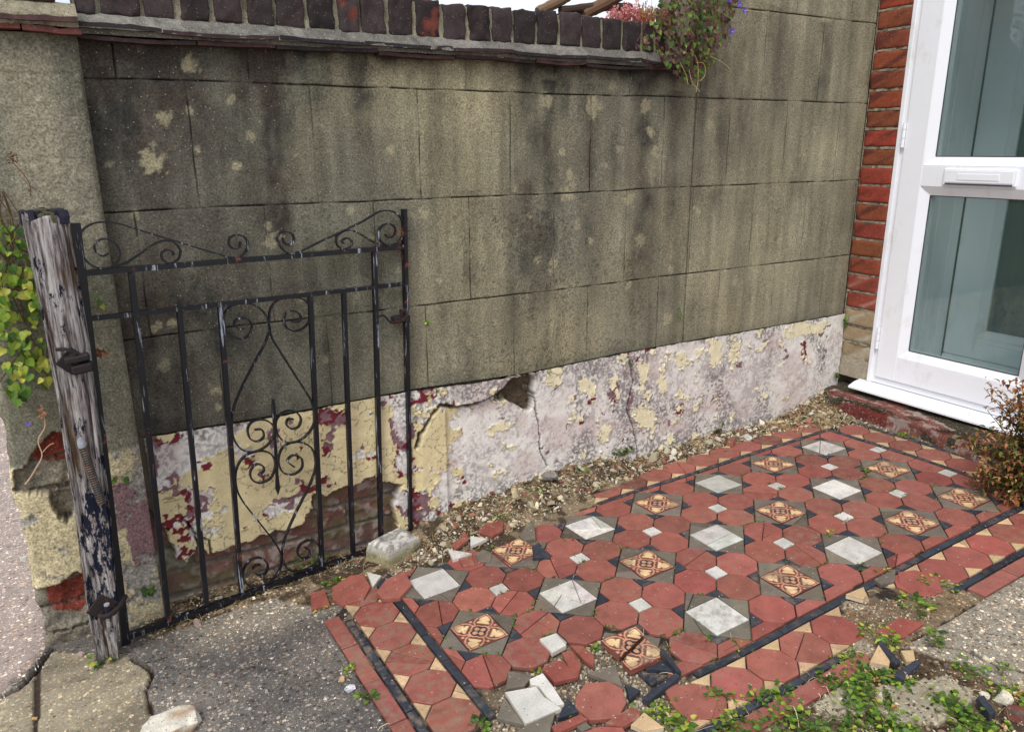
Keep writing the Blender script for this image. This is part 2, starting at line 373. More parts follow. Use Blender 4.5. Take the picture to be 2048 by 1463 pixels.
spots = [(383, 132, 20), (372, 128, 12), (330, 238, 15), (324, 228, 8), (305, 320, 26), (1137, 385, 14), (1255, 398, 12), (1140, 352, 9), (1110, 525, 11), (1104, 545, 7), (982, 568, 10), (1190, 215, 16), (1182, 200, 9), (1290, 210, 9),
         (1258, 570, 7), (938, 682, 9), (886, 713, 8), (325, 728, 14), (312, 655, 10), (430, 780, 11), (435, 815, 8), (540, 480, 14), (536, 450, 9), (345, 645, 9), (1300, 262, 8), (1155, 450, 7), (848, 430, 9), (1092, 205, 12), (935, 185, 8),
         (740, 475, 8), (1000, 490, 7), (1060, 430, 5), (1310, 300, 9), (1420, 250, 7), (560, 470, 8), (650, 720, 7), (378, 222, 7), (395, 300, 8), (475, 330, 10), (500, 275, 8), (268, 430, 9), (990, 640, 6), (1335, 640, 9), (1180, 630, 5), (600, 590, 9), (1225, 170, 7), (1075, 520, 6), (1125, 300, 7), (1210, 330, 6), (1030, 380, 6), (905, 480, 7), (880, 560, 6), (1180, 480, 7), (1395, 420, 7), (1470, 560, 6), (1280, 480, 9), (1340, 540, 6), (700, 420, 7), (780, 300, 8), (800, 540, 6), (640, 250, 7), (460, 200, 9), (220, 330, 9), (590, 310, 7), (1560, 480, 6), (1240, 300, 6), (960, 300, 6)]
def wall_colour(X, Z):
    base = mixc(lin(124, 121, 104) * np.ones(X.shape + (3,)), lin(150, 143, 116) * np.ones(X.shape + (3,)), sm(.3, .75, fbm(X * 3, Z * 2.2, 3)))
    left = sm(-.05, -.6, X); base = mixc(base, lin(106, 102, 92) * np.ones(X.shape + (3,)), left * .8)
    right = sm(.9, 1.9, X); base = mixc(base, lin(148, 142, 118) * np.ones(X.shape + (3,)), right * .6)
    vs = fbm(X * 38, Z * 3.5, 11); base = base * (1 + (vs - .5) * .8)[..., None]              # fine run marks
    base = base * (1 + (fbm(X * 9, Z * 7, 5) - .5) * .55)[..., None]
    base = base * (1 + (vn(np.floor((X + .0) / .302), np.floor((Z - .722) / .302), 77) - .5) * .12)[..., None]
    d = .66 * sm(.0, -.55, X + (fbm(X * 3, Z * 3, 19) - .5) * .5) * (.35 + .65 * sm(.9, 1.3, Z)) + .25 * sm(.3, -.3, X) * sm(1.0, .7, Z)
    for cx, zt, zb, wv, st in streaks:
        u = (X - cx + (fbm(X * 6, Z * 9, 21) - .5) * .05) / (wv * (1 + .5 * (fbm(Z * 8, X * 2, 4) - .5)))
        m = np.exp(-(u ** 2) * 1.1) * sm(zb - .12, zb + .12, Z) * (0.55 + .45 * sm(zb, zt, Z)) * (Z < zt + .03)
        d = np.maximum(d, m * st) + .15 * m * st
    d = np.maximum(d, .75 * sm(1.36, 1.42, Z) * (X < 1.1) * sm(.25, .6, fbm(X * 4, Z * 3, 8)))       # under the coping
    n = fbm(X * 16, Z * 10, 31); n2 = fbm(X * 70, Z * 50, 36, 3)
    d = np.clip(d * 1.15 * (0.45 + 1.1 * n) + (n - .55) * .5 * (d > .15), 0, 1) * (0.7 + .6 * n2)
    d = np.clip(d, 0, .95)
    dark = mixc(lin(48, 49, 46) * np.ones(X.shape + (3,)), lin(62, 54, 48) * np.ones(X.shape + (3,)), sm(.4, .62, fbm(X * 8, Z * 6, 41)))
    c = mixc(base, dark, d)
    bt = sm(.05, .0, Z - ZT(X)) * .35 * n; c = c * (1 - bt)[..., None]
    for px, py, r in spots:
        p = W(px, py); rr = abs(W(px + r, py)[0] - p[0])
        dd = np.hypot(X - p[0], (Z - p[2]) * .9) / rr + (fbm(X * 75, Z * 75, int(px), 5) - .5) * 2.2
        c = mixc(c, lin(178, 169, 136) * np.ones(X.shape + (3,)), sm(1.0, .7, dd) * (.35 + .3 * _h(np.array(px), np.array(py), 4)))
    # pock-marked rusty specks low on the wall
    f1, f2, _, _ = worley(X * 170, Z * 170, 9); pk = (f1 < .34) & (_h(np.floor(X * 170), np.floor(Z * 170), 3) > .45) & (fbm(X * 14, Z * 10, 91) > .30 + 1.1 * np.abs(X - .62)) & (Z < .98)
    c = np.where(pk[..., None], c * .55, c)
    return c
def render_panel(name, x0, x1, z0f, z1, parent, y=YW, js=True, label=None, step=.006):
    xs = lines(x0, x1, step, [v for vv in VJ for v in vv] + [XJ] if js else []); n = 0
    zs = lines(.40, z1, step, ZJ if js else [])
    X, Z = np.meshgrid(xs, zs, indexing='ij'); zb = z0f(X)
    Z = np.where(Z < zb, zb - (zb - Z) * .0 , Z)
    g = np.zeros(X.shape)
    wob = (fbm(X * 4, Z * 4, 61) - .5) * .004
    if js:
        Zw = Z + (fbm(X * 5, X * 0, 63) - .5) * .007; Xw = X + (fbm(Z * 9, Z * 0 + 3, 64) - .5) * .005
        for zj in ZJ: g = np.maximum(g, np.exp(-((Zw - zj) / .0022) ** 2))
        cr = np.searchsorted(ZJ, Z)
        for k in range(5):
            for v in VJ[k]: g = np.maximum(g, np.exp(-((Xw - v) / .0018) ** 2) * (cr == k) * (.45 + .55 * _h(np.full(X.shape, int(v * 1000) % 97), np.full(X.shape, k), 5)))
        g = g * (.35 + 1.0 * sm(.3, .6, fbm(X * 22, Z * 22, 66))); g = np.maximum(g, np.exp(-((X - XJ - (fbm(Z * 9, Z * 0, 3) - .5) * .0) / .0022) ** 2) * .8)
    Y = y - (fbm(X * 5, Z * 5, 70) - .5) * .006 - (fbm(X * 45, Z * 45, 71) - .5) * .0025 + g * .003
    c = wall_colour(X, Z); c = c * (1 - .78 * g)[..., None]
    V = np.stack([X, Y, Z], -1).reshape(-1, 3); n, m = X.shape
    i, j = np.meshgrid(np.arange(n - 1), np.arange(m - 1), indexing='ij'); keep = (Z[1:, 1:] > zb[1:, 1:] + 1e-6)
    return mk(name, V, grid_faces(n, m, keep), M['render'], parent, col=c.reshape(-1, 3), smooth=True, label=label)

gw = thing('garden_wall', 'grey scored render garden wall with peeling cream plinth and dark brick coping', 'wall', (.25, YW, 0))
hw = thing('house_wall', 'tan rendered house wall meeting a strip of red bricks beside the white door', 'wall', (1.7, YW, 0))
render_panel('render_face', -.80, XJ, ZT, 1.437, gw)
render_panel('render_face', XJ, 2.118, ZT, 2.02, hw)

# ---- peeling plinth: one height field, cut away where the render has fallen off the bricks
def P2(L): return [tuple(W(a, b)[[0, 2]]) for a, b in L]
slab_cut = P2([(262, 930), (285, 1000), (330, 1055), (352, 1112), (372, 1118), (390, 1092), (384, 1065), (405, 1085), (415, 1108), (470, 1085), (540, 1062), (600, 1045), (622, 1010), (620, 985), (650, 985), (700, 968), (745, 950), (770, 962), (800, 965), (790, 985), (780, 1010), (795, 1045), (760, 1140), (240, 1330)])
hole = P2([(990, 786), (1000, 766), (1016, 754), (1040, 747), (1064, 744), (1062, 775), (1062, 818), (1046, 818), (1030, 806), (1008, 800), (984, 798)])
upper_lip = P2([(806, 768), (1100, 720), (1066, 745), (1010, 757), (985, 783), (950, 800), (905, 806), (872, 800), (850, 824), (832, 855), (824, 884), (810, 925), (800, 960), (780, 955), (770, 900), (765, 800)])
crack1 = [np.array(P2(L)) for L in ([(1058, 748), (1066, 800), (1074, 850), (1076, 900), (1092, 930)], [(1255, 720), (1262, 760), (1248, 815), (1262, 850), (1270, 890), (1272, 912)], [(865, 790), (868, 778), (862, 764)], [(362, 1030), (390, 1062), (416, 1076), (420, 1105)])]
def segd(X, Z, P):
    d = np.full(X.shape, 9.0)
    for a, b in zip(P[:-1], P[1:]):
        ab = b - a; t = np.clip(((X - a[0]) * ab[0] + (Z - a[1]) * ab[1]) / (ab @ ab), 0, 1)
        d = np.minimum(d, np.hypot(X - a[0] - t * ab[0], Z - a[1] - t * ab[1]))
    return d
BL = np.array([[-.70, -.045], [-.5, -.045], [-.29, -.04], [-.03, -.022], [.083, .02], [.208, .045], [.397, .052], [.497, .07], [.6, .078], [.772, .085], [.959, .046], [1.056, .045], [1.312, .062], [1.6, .05], [1.77, .055], [1.96, .095], [2.06, .1], [2.15, .1]])
def plinth():
    xs = np.arange(-.70, 2.118, .0032); xs[-1] = 2.118; t = np.linspace(0, 1, 172)
    X, T = np.meshgrid(xs, t, indexing='ij'); zt = ZT(X) + (fbm(X * 30, X * 0, 3) - .5) * .006; zb = -.075 + 0 * X
    Z = zb + (zt - zb) * T
    ju = (fbm(X * 40, Z * 40, 201) - .5) * .022; jv = (fbm(X * 40, Z * 40, 205) - .5) * .022
    cut = inpoly(X + ju, Z + jv, slab_cut); hol = inpoly(X + ju, Z + jv, hole); lip = inpoly(X + ju * .6, Z + jv * .6, upper_lip) | (X < .19) & ~cut
    # --- substrate
    n1 = fbm(X * 9, Z * 9, 101); n2 = fbm(X * 45, Z * 45, 105); n3 = fbm(X * 160, Z * 160, 109, 3)
    one = np.ones(X.shape + (3,))
    sub = mixc(lin(225, 220, 211) * one, lin(190, 183, 178) * one, sm(.42, .62, n1 + (n3 - .5) * 1.1)); sub = mixc(sub, lin(236, 231, 224) * one, sm(.5, .62, n2) * .6)
    sub = mixc(sub, lin(170, 128, 128) * one, sm(.56, .68, fbm(X * 6 + 4, Z * 10, 131)) * .28)
    gr = sm(.5, .72, fbm(X * 11, Z * 7, 141) + .28 * sm(.09, 0, Z - np.interp(X, BL[:, 0], BL[:, 1])) + .2 * sm(.06, 0, zt - Z)); sub = mixc(sub, lin(92, 88, 88) * one, gr * .7 * sm(.42, .62, n3 * .8 + n2 * .4 - .08))
    # --- flake field in angular polygons
    _, _, cx, cy = worley((X + (n3 - .5) * .005) * 70, (Z + (n2 - .5) * .01) * 70, 151); fx = cx / 70; fz = cy / 70
    f = .35 * fbm(X * 13, Z * 15, 161) + .65 * fbm(fx * 22, fz * 24, 165) + .05 * (_h(np.floor(cx), np.floor(cy), 3) - .5)
    bias = np.interp(X, [-.7, -.6, -.45, -.05, .02, .08, .15, .3, .45, .7, 1.0, 1.3, 1.7, 2.1], [.02, .07, .14, .15, .04, -.08, -.03, -.10, -.11, -.095, -.07, -.07, -.11, -.16])
    def blob(px, py, rx, rz, s):
        nonlocal bias
        p = W(px, py); bias = bias + s * np.exp(-((X - p[0]) / rx) ** 2 - ((Z - p[2]) / rz) ** 2)
    for b in [(360, 890, .09, .06, -.36), (850, 900, .06, .10, .26), (880, 850, .03, .04, .2), (830, 955, .05, .03, .16), (700, 800, .07, .03, -.22), (430, 960, .12, .1, .12), (760, 850, .05, .1, .1), (1100, 760, .05, .025, .24), (1170, 770, .03, .03, .22), (1280, 750, .03, .06, .26), (1420, 710, .03, .05, .22), (1470, 690, .05, .02, .22), (1620, 655, .1, .02, .32), (1010, 850, .07, .012, .24), (1290, 830, .03, .03, .2), (1210, 860, .03, .04, .18),
              (560, 1010, .07, .03, -.3), (330, 960, .03, .03, -.28), (390, 1040, .05, .05, -.2), (650, 830, .04, .02, -.2), (800, 850, .03, .12, -.3), (545, 880, .015, .05, -.3), (640, 960, .03, .03, -.15), (1500, 700, .1, .01, .1), (950, 860, .02, .04, .12), (1240, 960, .04, .03, .1), (720, 890, .01, .03, -.3), (1130, 860, .1, .05, -.06)]: blob(*b)
    v = f + bias - .5
    cream = v > .025
    cr = mixc(lin(216, 200, 156) * one, lin(232, 222, 186) * one, sm(.2, .5, X)) * (1 + (n2 - .5) * .16)[..., None] * (1 + (n1 - .5) * .15)[..., None]
    redn = fbm(X * 15 + 9, Z * 15, 171); rth = np.interp(X, [-.7, -.1, .3, 2.1], [.50, .55, .68, .78])
    red = (v > -.045) & ~cream & (redn > rth)
    mauve = (v > -.13) & ~cream & ~red & (fbm(X * 12, Z * 12, 181) > np.interp(X, [-.7, .1, .25, 2.1], [.53, .50, .72, .78]))
    c = np.where(mauve[..., None], (lin(126, 96, 100) * (1 + (n3 - .5) * 1.1)[..., None]), sub)
    c = np.where(red[..., None], lin(112, 34, 44) * (1 + (n2 - .5) * .5)[..., None], c)
    c = np.where(cream[..., None], cr, c)
    edge = (np.abs(v - .025) < .007) & (n3 > .5); c = np.where((edge & ~cream)[..., None], c * .45, c)
    # crazing in the cream
    a1, a2, _, _ = worley(X * 34 + n2, Z * 34 + n1, 191); cz = cream & (a2 - a1 < .05) & (fbm(X * 18, Z * 18, 195) > .5); c = np.where(cz[..., None], c * .42, c)
    # --- thickness
    th = .016 + (n1 - .5) * .008 + (n2 - .5) * .003 + cream * .0016 + cream * .0045 * sm(.045, .025, v) + red * .0006
    th = th + lip * np.where(X > .1, .015, .004)
    lipedge = lip & ~inpoly(X + ju * .6 + .004, Z + jv * .6 + .006, upper_lip) & (X > .1)
    pass
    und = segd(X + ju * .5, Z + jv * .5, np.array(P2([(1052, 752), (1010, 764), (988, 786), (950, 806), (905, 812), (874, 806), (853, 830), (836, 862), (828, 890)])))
    uw = .0075 * (.5 + n2); k = und < uw; th = np.where(k, th - .020 * sm(1, .3, und / uw), th); c = np.where(k[..., None], mixc(lin(70, 62, 54) * one, c, sm(.3, 1, und / uw)), c)  # groove also coloured dark brown, painting in the shadow line under the lip
    for P in crack1:
        dd = segd(X + ju * .4, Z + jv * .4, P); k = dd < .0028; th = np.where(k, th - .012, th); c = np.where(k[..., None], c * .28, c)
    gl = (np.abs(X + .665) < .012); th = np.where(gl, th - .012, th); c = np.where(gl[..., None], lin(90, 82, 70), c)
    # --- exposed brickwork at the foot
    row = np.floor((Z + .02) / .075); fr = (Z + .02) / .075 - row; bx = X / .225 + .5 * (row % 2) + .1; fb = bx - np.floor(bx)
    joint = (fr < .16) | (fb < .055); hb = _h(np.floor(bx).astype(int), row.astype(int), 5)
    bc = mixc(lin(120, 84, 74) * one, lin(112, 104, 92) * one, sm(.35, .7, hb)); bc = np.where((hb > .8)[..., None], lin(118, 96, 104), bc)
    bc = bc * (.7 + .6 * n2)[..., None] * (.75 + .5 * n1)[..., None]; bc = mixc(bc, lin(170, 160, 150) * one, sm(.57, .66, n2) * .6); bc = mixc(bc, lin(96, 98, 62) * one, sm(.5, .6, fbm(X * 14, Z * 14, 211)) * .5)
    bc = np.where(joint[..., None], lin(120, 112, 98) * (.4 + .8 * n3)[..., None], bc)
    bth = -.012 + (n2 - .5) * .012 + (n1 - .5) * .01 - joint * .010
    c = np.where(cut[..., None], bc, c); th = np.where(cut, bth, th)
    hc = lin(84, 72, 56) * (.35 + 1.2 * n3)[..., None] * (.6 + .8 * n2)[..., None]
    c = np.where(hol[..., None], hc, c); th = np.where(hol, -.022 + (n2 - .5) * .03, th)
    V = np.stack([X, YW + .004 - th, Z], -1).reshape(-1, 3); n, m = X.shape
    return mk('plinth', V, grid_faces(n, m), M['plinth'], gw, col=np.c_[np.clip(c.reshape(-1, 3), 0, 1), np.ones(n * m)], smooth=True, label='peeling cream paint over maroon and grey plaster')
plinth()
# bodies of the walls behind their faces
b = MB(); b.box((-.79, YW + .03, -.3), (XJ - .002, YW + .21, 1.40), lin(120, 110, 95)); b.build('wall_core', M['mortar'], gw)
b = MB(); b.box((XJ + .002, YW + .03, -.3), (3.6, YW + .21, 2.9), lin(120, 110, 95)); b.box((XJ, YW + .004, 2.0), (2.12, YW + .03, 2.9), lin(145, 136, 105)); b.build('wall_core', M['mortar'], hw)

# ---- coping: two courses of creasing tiles, a mortar fillet and bricks on edge
jx = [W(x / 2.926, 20, .30)[0] for x in (-330, -90, 130, 350, 580, 835, 1040, 1240, 1435, 1610, 1795, 1970)] + [W(700 + x / 2.56, 25 + x / 40, .30)[0] for x in (50, 195, 332, 470, 605, 725, 840, 960, 1075, 1190, 1295, 1400, 1500)]
jx = [x for x in jx if x > -.66]; jx = [-.665] + jx + [jx[-1] + .055, jx[-1] + .11]
rough = lambda V, a: V + RNG.uniform(-a, a, V.shape)
def lumpy_box(lo, hi, c, c2=None, sub=5, amp=.0025, bev=.006, mb=None, seed=0):
    """a worn brick: subdivided rounded box pushed about by noise"""
    lo = np.array(lo); hi = np.array(hi); sz = hi - lo; n = sub; V = []; Fs = []; idx = {}
    def vid(i, j, k):
        if (i, j, k) not in idx: idx[(i, j, k)] = len(V); V.append((i, j, k))
        return idx[(i, j, k)]
    for ax in range(3):
        o = [a for a in range(3) if a != ax]
        for v in (0, n):
            for a in range(n):
                for b_ in range(n):
                    q = []
                    for u, w_ in ((a, b_), (a + 1, b_), (a + 1, b_ + 1), (a, b_ + 1)):
                        t = [0, 0, 0]; t[ax] = v; t[o[0]] = u; t[o[1]] = w_; q.append(vid(*t))
                    Fs.append(q if (v == n) == (ax != 1) else q[::-1])
    T = np.array(V, float) / n; S_ = T * 2 - 1
    T = .5 + .5 * np.sign(S_) * (1 - (1 - np.abs(S_)) ** 1.35)
    P = lo + T * sz; q = P - (lo + hi) / 2; inner = np.maximum(sz / 2 - bev, 1e-4); cl = np.clip(q, -inner, inner); dd = q - cl; ln = np.linalg.norm(dd, axis=1)[:, None]
    P = (lo + hi) / 2 + cl + np.where(ln > 1e-9, dd / np.maximum(ln, 1e-9) * np.minimum(ln, bev), 0)
    k = P * 45; s = seed
    P = P + (np.stack([fbm(k[:, 1] + s, k[:, 2], 300), fbm(k[:, 0] + s, k[:, 2] + 5, 301), fbm(k[:, 0], k[:, 1] + s, 302)], -1) - .5) * 2 * amp
    c = np.array(c) * (.75 + .5 * fbm(P[:, 0] * 60, P[:, 2] * 60 + P[:, 1] * 50, 303))[:, None]
    if c2 is not None:
        f = sm(.6, .66, fbm(P[:, 0] * 34 + s * 3, P[:, 2] * 34 + P[:, 1] * 20, 310)); c = mixc(c, np.ones((len(P), 3)) * c2, f)
    mb.add(P, Fs, c)
red_marks = {14, 21, 8, 7}
for i in range(len(jx) - 1):
    g = .0030 + .0035 * RNG.random(); x0, x1 = jx[i] + g, jx[i + 1] - g; dz = RNG.uniform(-.004, .003); b = MB()
    sg = -(x0 - .0) * .004
    lumpy_box((x0, .300 + RNG.uniform(-.003, .003), 1.462 + dz), (x1, .52, 1.560 + dz + sg), lin(52, 43, 43) * RNG.uniform(.6, 1.5), lin(112, 58, 48) if i in (8, 11) else lin(62, 48, 48), 9, .0065, .006, b, i * 7.7)
    b.build('coping_brick', M['sooty'], gw, smooth=True)
b = MB()                                        # bedding mortar between the bricks and the sloping fillet below them
xs = np.linspace(-.668, jx[-1] + .01, 420)
prof = [(.312, 1.552), (.310, 1.50), (.308, 1.468), (.303, 1.4655), (.292, 1.456), (.279, 1.444), (.272, 1.4395), (.271, 1.4300)]
V = []; C_ = []
for x in xs:
    for k, (y, z) in enumerate(prof):
        jit = (fbm(x * 60, k * 3.1, 320) - .5) * .008; zz = z + jit * .6 + (0 if k < 3 else (fbm(x * 9, k, 322) - .5) * .006)
        V.append((x, y + jit * .7, zz)); d = fbm(x * 5, 7, 330); c = lin(126, 122, 114) * (.45 + 1.0 * fbm(x * 50, k * 2.5, 331)) * (.75 if d < .45 else 1.0)
        if k < 3: c = lin(146, 138, 116) * (.4 + 1.0 * fbm(x * 90, k * 5, 332))
        C_.append(c)
b.add(V, [(i * 8 + k, i * 8 + k + 1, (i + 1) * 8 + k + 1, (i + 1) * 8 + k) for i in range(len(xs) - 1) for k in range(7)], np.array(C_)); b.build('mortar_fillet', M['mortar'], gw, smooth=True)
def tiles_run(parent, x0, x1, z, yf, thick, lens, cols, sag=.0):
    x = x0; k = 0
    while x < x1 - .03:
        L = min(lens[k % len(lens)] + RNG.uniform(-.02, .02), x1 - x)
        if x1 - x - L < .06: L = x1 - x
        n = 14; V = []; C_ = []; t0, t1 = RNG.uniform(-.0035, .0035, 2); bow = RNG.uniform(-.005, .003); yo = RNG.uniform(-.004, .004); cc = cols[k % len(cols)]
        for i in range(n):
            u = i / (n - 1); xx = x + .0015 + (L - .003) * u; zz = z + t0 * (1 - u) + t1 * u + bow * math.sin(math.pi * u) + (fbm(xx * 30, z * 9, 340) - .5) * .003
            e = (fbm(xx * 70, z * 20, 341) - .5) * .005; th = thick * (1 + (fbm(xx * 50, 3, 345) - .5) * .5)
            V += [(xx, yf + yo + e, zz), (xx, yf + yo + e * .6, zz + th), (xx, .33, zz + th + .001), (xx, .33, zz)]
            q = np.array(cc) * (.6 + .8 * fbm(xx * 40, z * 7, 342)); C_ += [q, q * .9, q, q]
        Fs = [(i * 4 + a, i * 4 + (a + 1) % 4, (i + 1) * 4 + (a + 1) % 4, (i + 1) * 4 + a) for i in range(n - 1) for a in range(4)] + [(0, 3, 2, 1), (4 * n - 4, 4 * n - 3, 4 * n - 2, 4 * n - 1)]
        bb = MB(); bb.add(V, Fs, np.array(C_)); bb.build('creasing_tile', M['sooty'], parent); x += L; k += 1
tiles_run(gw, -.668, 1.048, 1.4120, .280, .0085, [.25, .17, .26, .22], [lin(62, 46, 46), lin(74, 50, 48), lin(54, 44, 46), lin(66, 46, 46)])
tiles_run(gw, -.668, 1.045, 1.4305, .268, .0085, [.18, .26, .2, .27], [lin(50, 44, 46), lin(62, 46, 48), lin(46, 42, 46)])
b = MB(); xs = np.linspace(-.66, 1.04, 240); V = []
for x in xs:
    j = (fbm(x * 40, 1, 350) - .5) * .006
    V += [(x, .283 + j, 1.4195), (x, .281 + j, 1.431)]
cc = np.repeat(np.array([lin(112, 108, 98) * (.4 + 1.1 * fbm(x * 26, 2, 351)) for x in xs]), 2, 0)
b.add(V, [(2 * i, 2 * i + 1, 2 * i + 3, 2 * i + 2) for i in range(len(xs) - 1)], cc); b.build('tile_bedding', M['mortar'], gw)

# ---- gate pier at the street end
PY = YW - .045
gp = thing('gate_pier', 'pale rendered pier with crumbling cream painted foot behind the timber post', 'pier', (-.80, PY + .1, -.05))
def pier():
    xs = np.arange(-.942, -.6685, .003); zs = np.arange(-.09, 1.4175, .0042); X, Z = np.meshgrid(xs, zs, indexing='ij'); one = np.ones(X.shape + (3,))
    n1 = fbm(X * 9, Z * 7, 401); n2 = fbm(X * 40, Z * 40, 405); n3 = fbm(X * 150, Z * 150, 409, 3)
    c = mixc(lin(124, 121, 104) * one, lin(146, 140, 120) * one, sm(.35, .65, n1)) * (.8 + .4 * n3)[..., None] * (.85 + .3 * n2)[..., None]
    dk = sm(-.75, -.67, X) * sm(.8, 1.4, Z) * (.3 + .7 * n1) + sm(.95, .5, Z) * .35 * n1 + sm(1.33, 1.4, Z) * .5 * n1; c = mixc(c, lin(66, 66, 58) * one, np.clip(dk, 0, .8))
    white = sm(.70, .74, n3) * sm(-.82, -.7, X); c = mixc(c, lin(170, 165, 150) * one, white * .3)
    for zj in (1.036, 1.335): c = c * (1 - .35 * np.exp(-((Z - zj) / .003) ** 2) * (fbm(X * 12, Z * 0, 5) > .4))[..., None]
    c = c * (1 - .4 * np.exp(-((X + .915 - (1.3 - Z) * .0) / .002) ** 2) * (Z > .9))[..., None]
    th = (n1 - .5) * .008 + (n2 - .5) * .004
    ztop = .455 + (fbm(X * 26, Z * 0, 415) - .5) * .02
    base = Z < ztop
    f = fbm(X * 14, Z * 16, 421) * .6 + .4 * fbm(X * 50, Z * 50, 422)
    cb = lin(202, 188, 152) * one * (.72 + .55 * n2)[..., None] * (.85 + .3 * n3)[..., None]
    cb = mixc(cb, lin(140, 108, 112) * (.7 + .6 * n3)[..., None], ((fbm(X * 12 + 3, Z * 6, 430) > .5) & (X > -.75) & (Z < .37) & (Z > .12)).astype(float) * .95)
    cb = mixc(cb, lin(160, 154, 144) * (.7 + .6 * n3)[..., None], sm(.50, .53, f))
    cb = np.where(((f > .485) & (f < .50))[..., None], cb * .5, cb)
    th = np.where(base, th + .006 - sm(.53, .55, f) * .004, th); c = np.where(base[..., None], cb, c)
    # crumbled brick corner
    pp = lambda L: [tuple(W(a_, b_, y=PY)[[0, 2]]) for a_, b_ in L]
    Xa, Za = X + (n2 - .5) * .022, Z + (n1 - .5) * .02
    gone = inpoly(Xa, Za, pp([(60, 930), (75, 900), (100, 868), (135, 862), (130, 930), (160, 1010), (128, 1045), (108, 1010), (95, 990), (38, 985), (38, 940)])) | inpoly(Xa, Za, pp([(60, 1172), (110, 1165), (150, 1140), (175, 1150), (190, 1240), (180, 1330), (60, 1330)]))
    row = np.floor((Z + .01) / .078); fr = (Z + .01) / .078 - row; jn = (fr < .12) & (n3 > .45)
    hb = _h((row * 0 + np.floor((X + .9) / .11)).astype(int), row.astype(int), 9)
    zbr = inpoly(Xa, Za, pp([(60, 930), (75, 900), (100, 868), (135, 862), (130, 925)])) | inpoly(Xa, Za, pp([(92, 1178), (170, 1150), (180, 1200), (160, 1232), (96, 1225)])); bc = np.where(zbr[..., None], lin(132, 62, 50), mixc(lin(112, 104, 88) * one, lin(140, 134, 120) * one, hb)) * (.6 + .8 * n2)[..., None]; bc = np.where(jn[..., None], lin(112, 104, 90) * (.5 + .8 * n3)[..., None], bc)
    bc = mixc(bc, lin(130, 126, 112) * one, sm(.52, .6, fbm(X * 20, Z * 20, 433)) * .7)
    th = np.where(gone, -.02 + (n2 - .5) * .02 - jn * .012, th); c = np.where(gone[..., None], bc, c)
    rnd = np.clip((X + .6685 + .012) / .012, 0, 1); Y = PY - th + rnd ** 2 * .01
    rl = np.clip((-.942 + .014 - X) / .014, 0, 1); Y = Y + rl ** 2 * .012
    X2 = X + np.where(X < -.93, (fbm(Z * 20, Z * 0, 440) - .5) * .022 - .004 * (Z < .45), 0)
    V = np.stack([X2, Y, Z], -1); n, m = X.shape
    # returns on both sides
    Vr = V[-1].copy(); Vl = V[0].copy(); Vr[:, 1] = YW + .02; Vl[:, 1] = YW + .21
    VV = np.concatenate([V.reshape(-1, 3), Vr, Vl]); cc = np.concatenate([c.reshape(-1, 3), c[-1], c[0]]); F1 = grid_faces(n, m); k = n * m
    Fr = np.array([((n - 1) * m + j, k + j, k + j + 1, (n - 1) * m + j + 1) for j in range(m - 1)]); Fl = np.array([(k + m + j, j, j + 1, k + m + j + 1) for j in range(m - 1)])
    mk('pier_face', VV, np.concatenate([F1, Fr, Fl]), M['render'], gp, col=np.c_[np.clip(cc, 0, 1), np.ones(len(cc))], smooth=True)
    b = MB(); b.box((-.935, PY + .03, -.3), (-.68, YW + .2, 1.412), lin(120, 110, 95)); b.build('pier_core', M['mortar'], gp)
pier()
tiles_run(gp, -.98, -.660, 1.4150, .244, .011, [.22, .3], [lin(118, 66, 58), lin(104, 60, 54)])
tiles_run(gp, -.98, -.664, 1.4365, .236, .010, [.12, .22], [lin(96, 62, 62), lin(80, 56, 56)])
b = MB(); xs = np.linspace(-.98, -.665, 60); V = []; cc = []
for x in xs:
    j = (fbm(x * 60, 4, 360) - .5) * .01
    for y, z in ((.243, 1.426), (.240, 1.437), (.238, 1.446), (.246, 1.452), (.266, 1.474), (.275, 1.478)): V.append((x, y + j, z + j * .6)); cc.append(lin(142, 134, 112) * (.4 + 1.1 * fbm(x * 80, z * 200, 361)))
b.add(V, [(i * 6 + k, i * 6 + k + 1, (i + 1) * 6 + k + 1, (i + 1) * 6 + k) for i in range(59) for k in range(5)], np.array(cc)); b.build('mortar_fillet', M['mortar'], gp, smooth=True)
for i, (x0, x1) in enumerate([(-1.0, -.872), (-.862, -.700)]):
    b = MB(); lumpy_box((x0, .262, 1.474), (x1, .50, 1.56), lin(78, 58, 54), lin(60, 50, 48), 7, .004, .009, b, i * 3.3 + 60); b.build('coping_brick', M['sooty'], gp, smooth=True)

# ---- red brick return beside the door, with rougher stock bricks at its foot
b = MB(); z = .285; k = 0
for k in range(26):
    h = .0655; low = z < .50
    x1 = 2.118; y0, y1 = .163, YW - .004
    if low: c, c2 = lin(150, 132, 104), lin(170, 160, 140)
    elif z < .58: c, c2 = lin(140, 68, 54), lin(170, 130, 115)
    else: c, c2 = lin(140 + RNG.integers(-18, 10), 68 + RNG.integers(-8, 8), 48), lin(100, 52, 42)
    o = RNG.uniform(-.003, .003)
    lumpy_box((2.116 + o + (RNG.uniform(0, .008) if low else 0), y0, z), (2.2, y1 + RNG.uniform(-.003, .002), z + h), c, c2, 7, .0055 if low else .0035, .007, b, k * 5.1)
    z += .0733
b.build('red_brickwork', M['brick'], hw, smooth=True)
b = MB(); b.box((2.124, .160, .2), (2.19, YW, 2.3), lin(168, 158, 138)); 
for k in range(1, 26):
    zz = .285 + k * .0733 - .004
    for s in range(9):
        y = .17 + s * .0155
        if RNG.random() < .82: b.box((2.1185 + RNG.uniform(-.002, .002), y, zz - .0045 + RNG.uniform(-.001, .001)), (2.13, y + .0158, zz + .0045 + RNG.uniform(-.001, .001)), lin(160, 150, 130) * RNG.uniform(.45, 1.05))
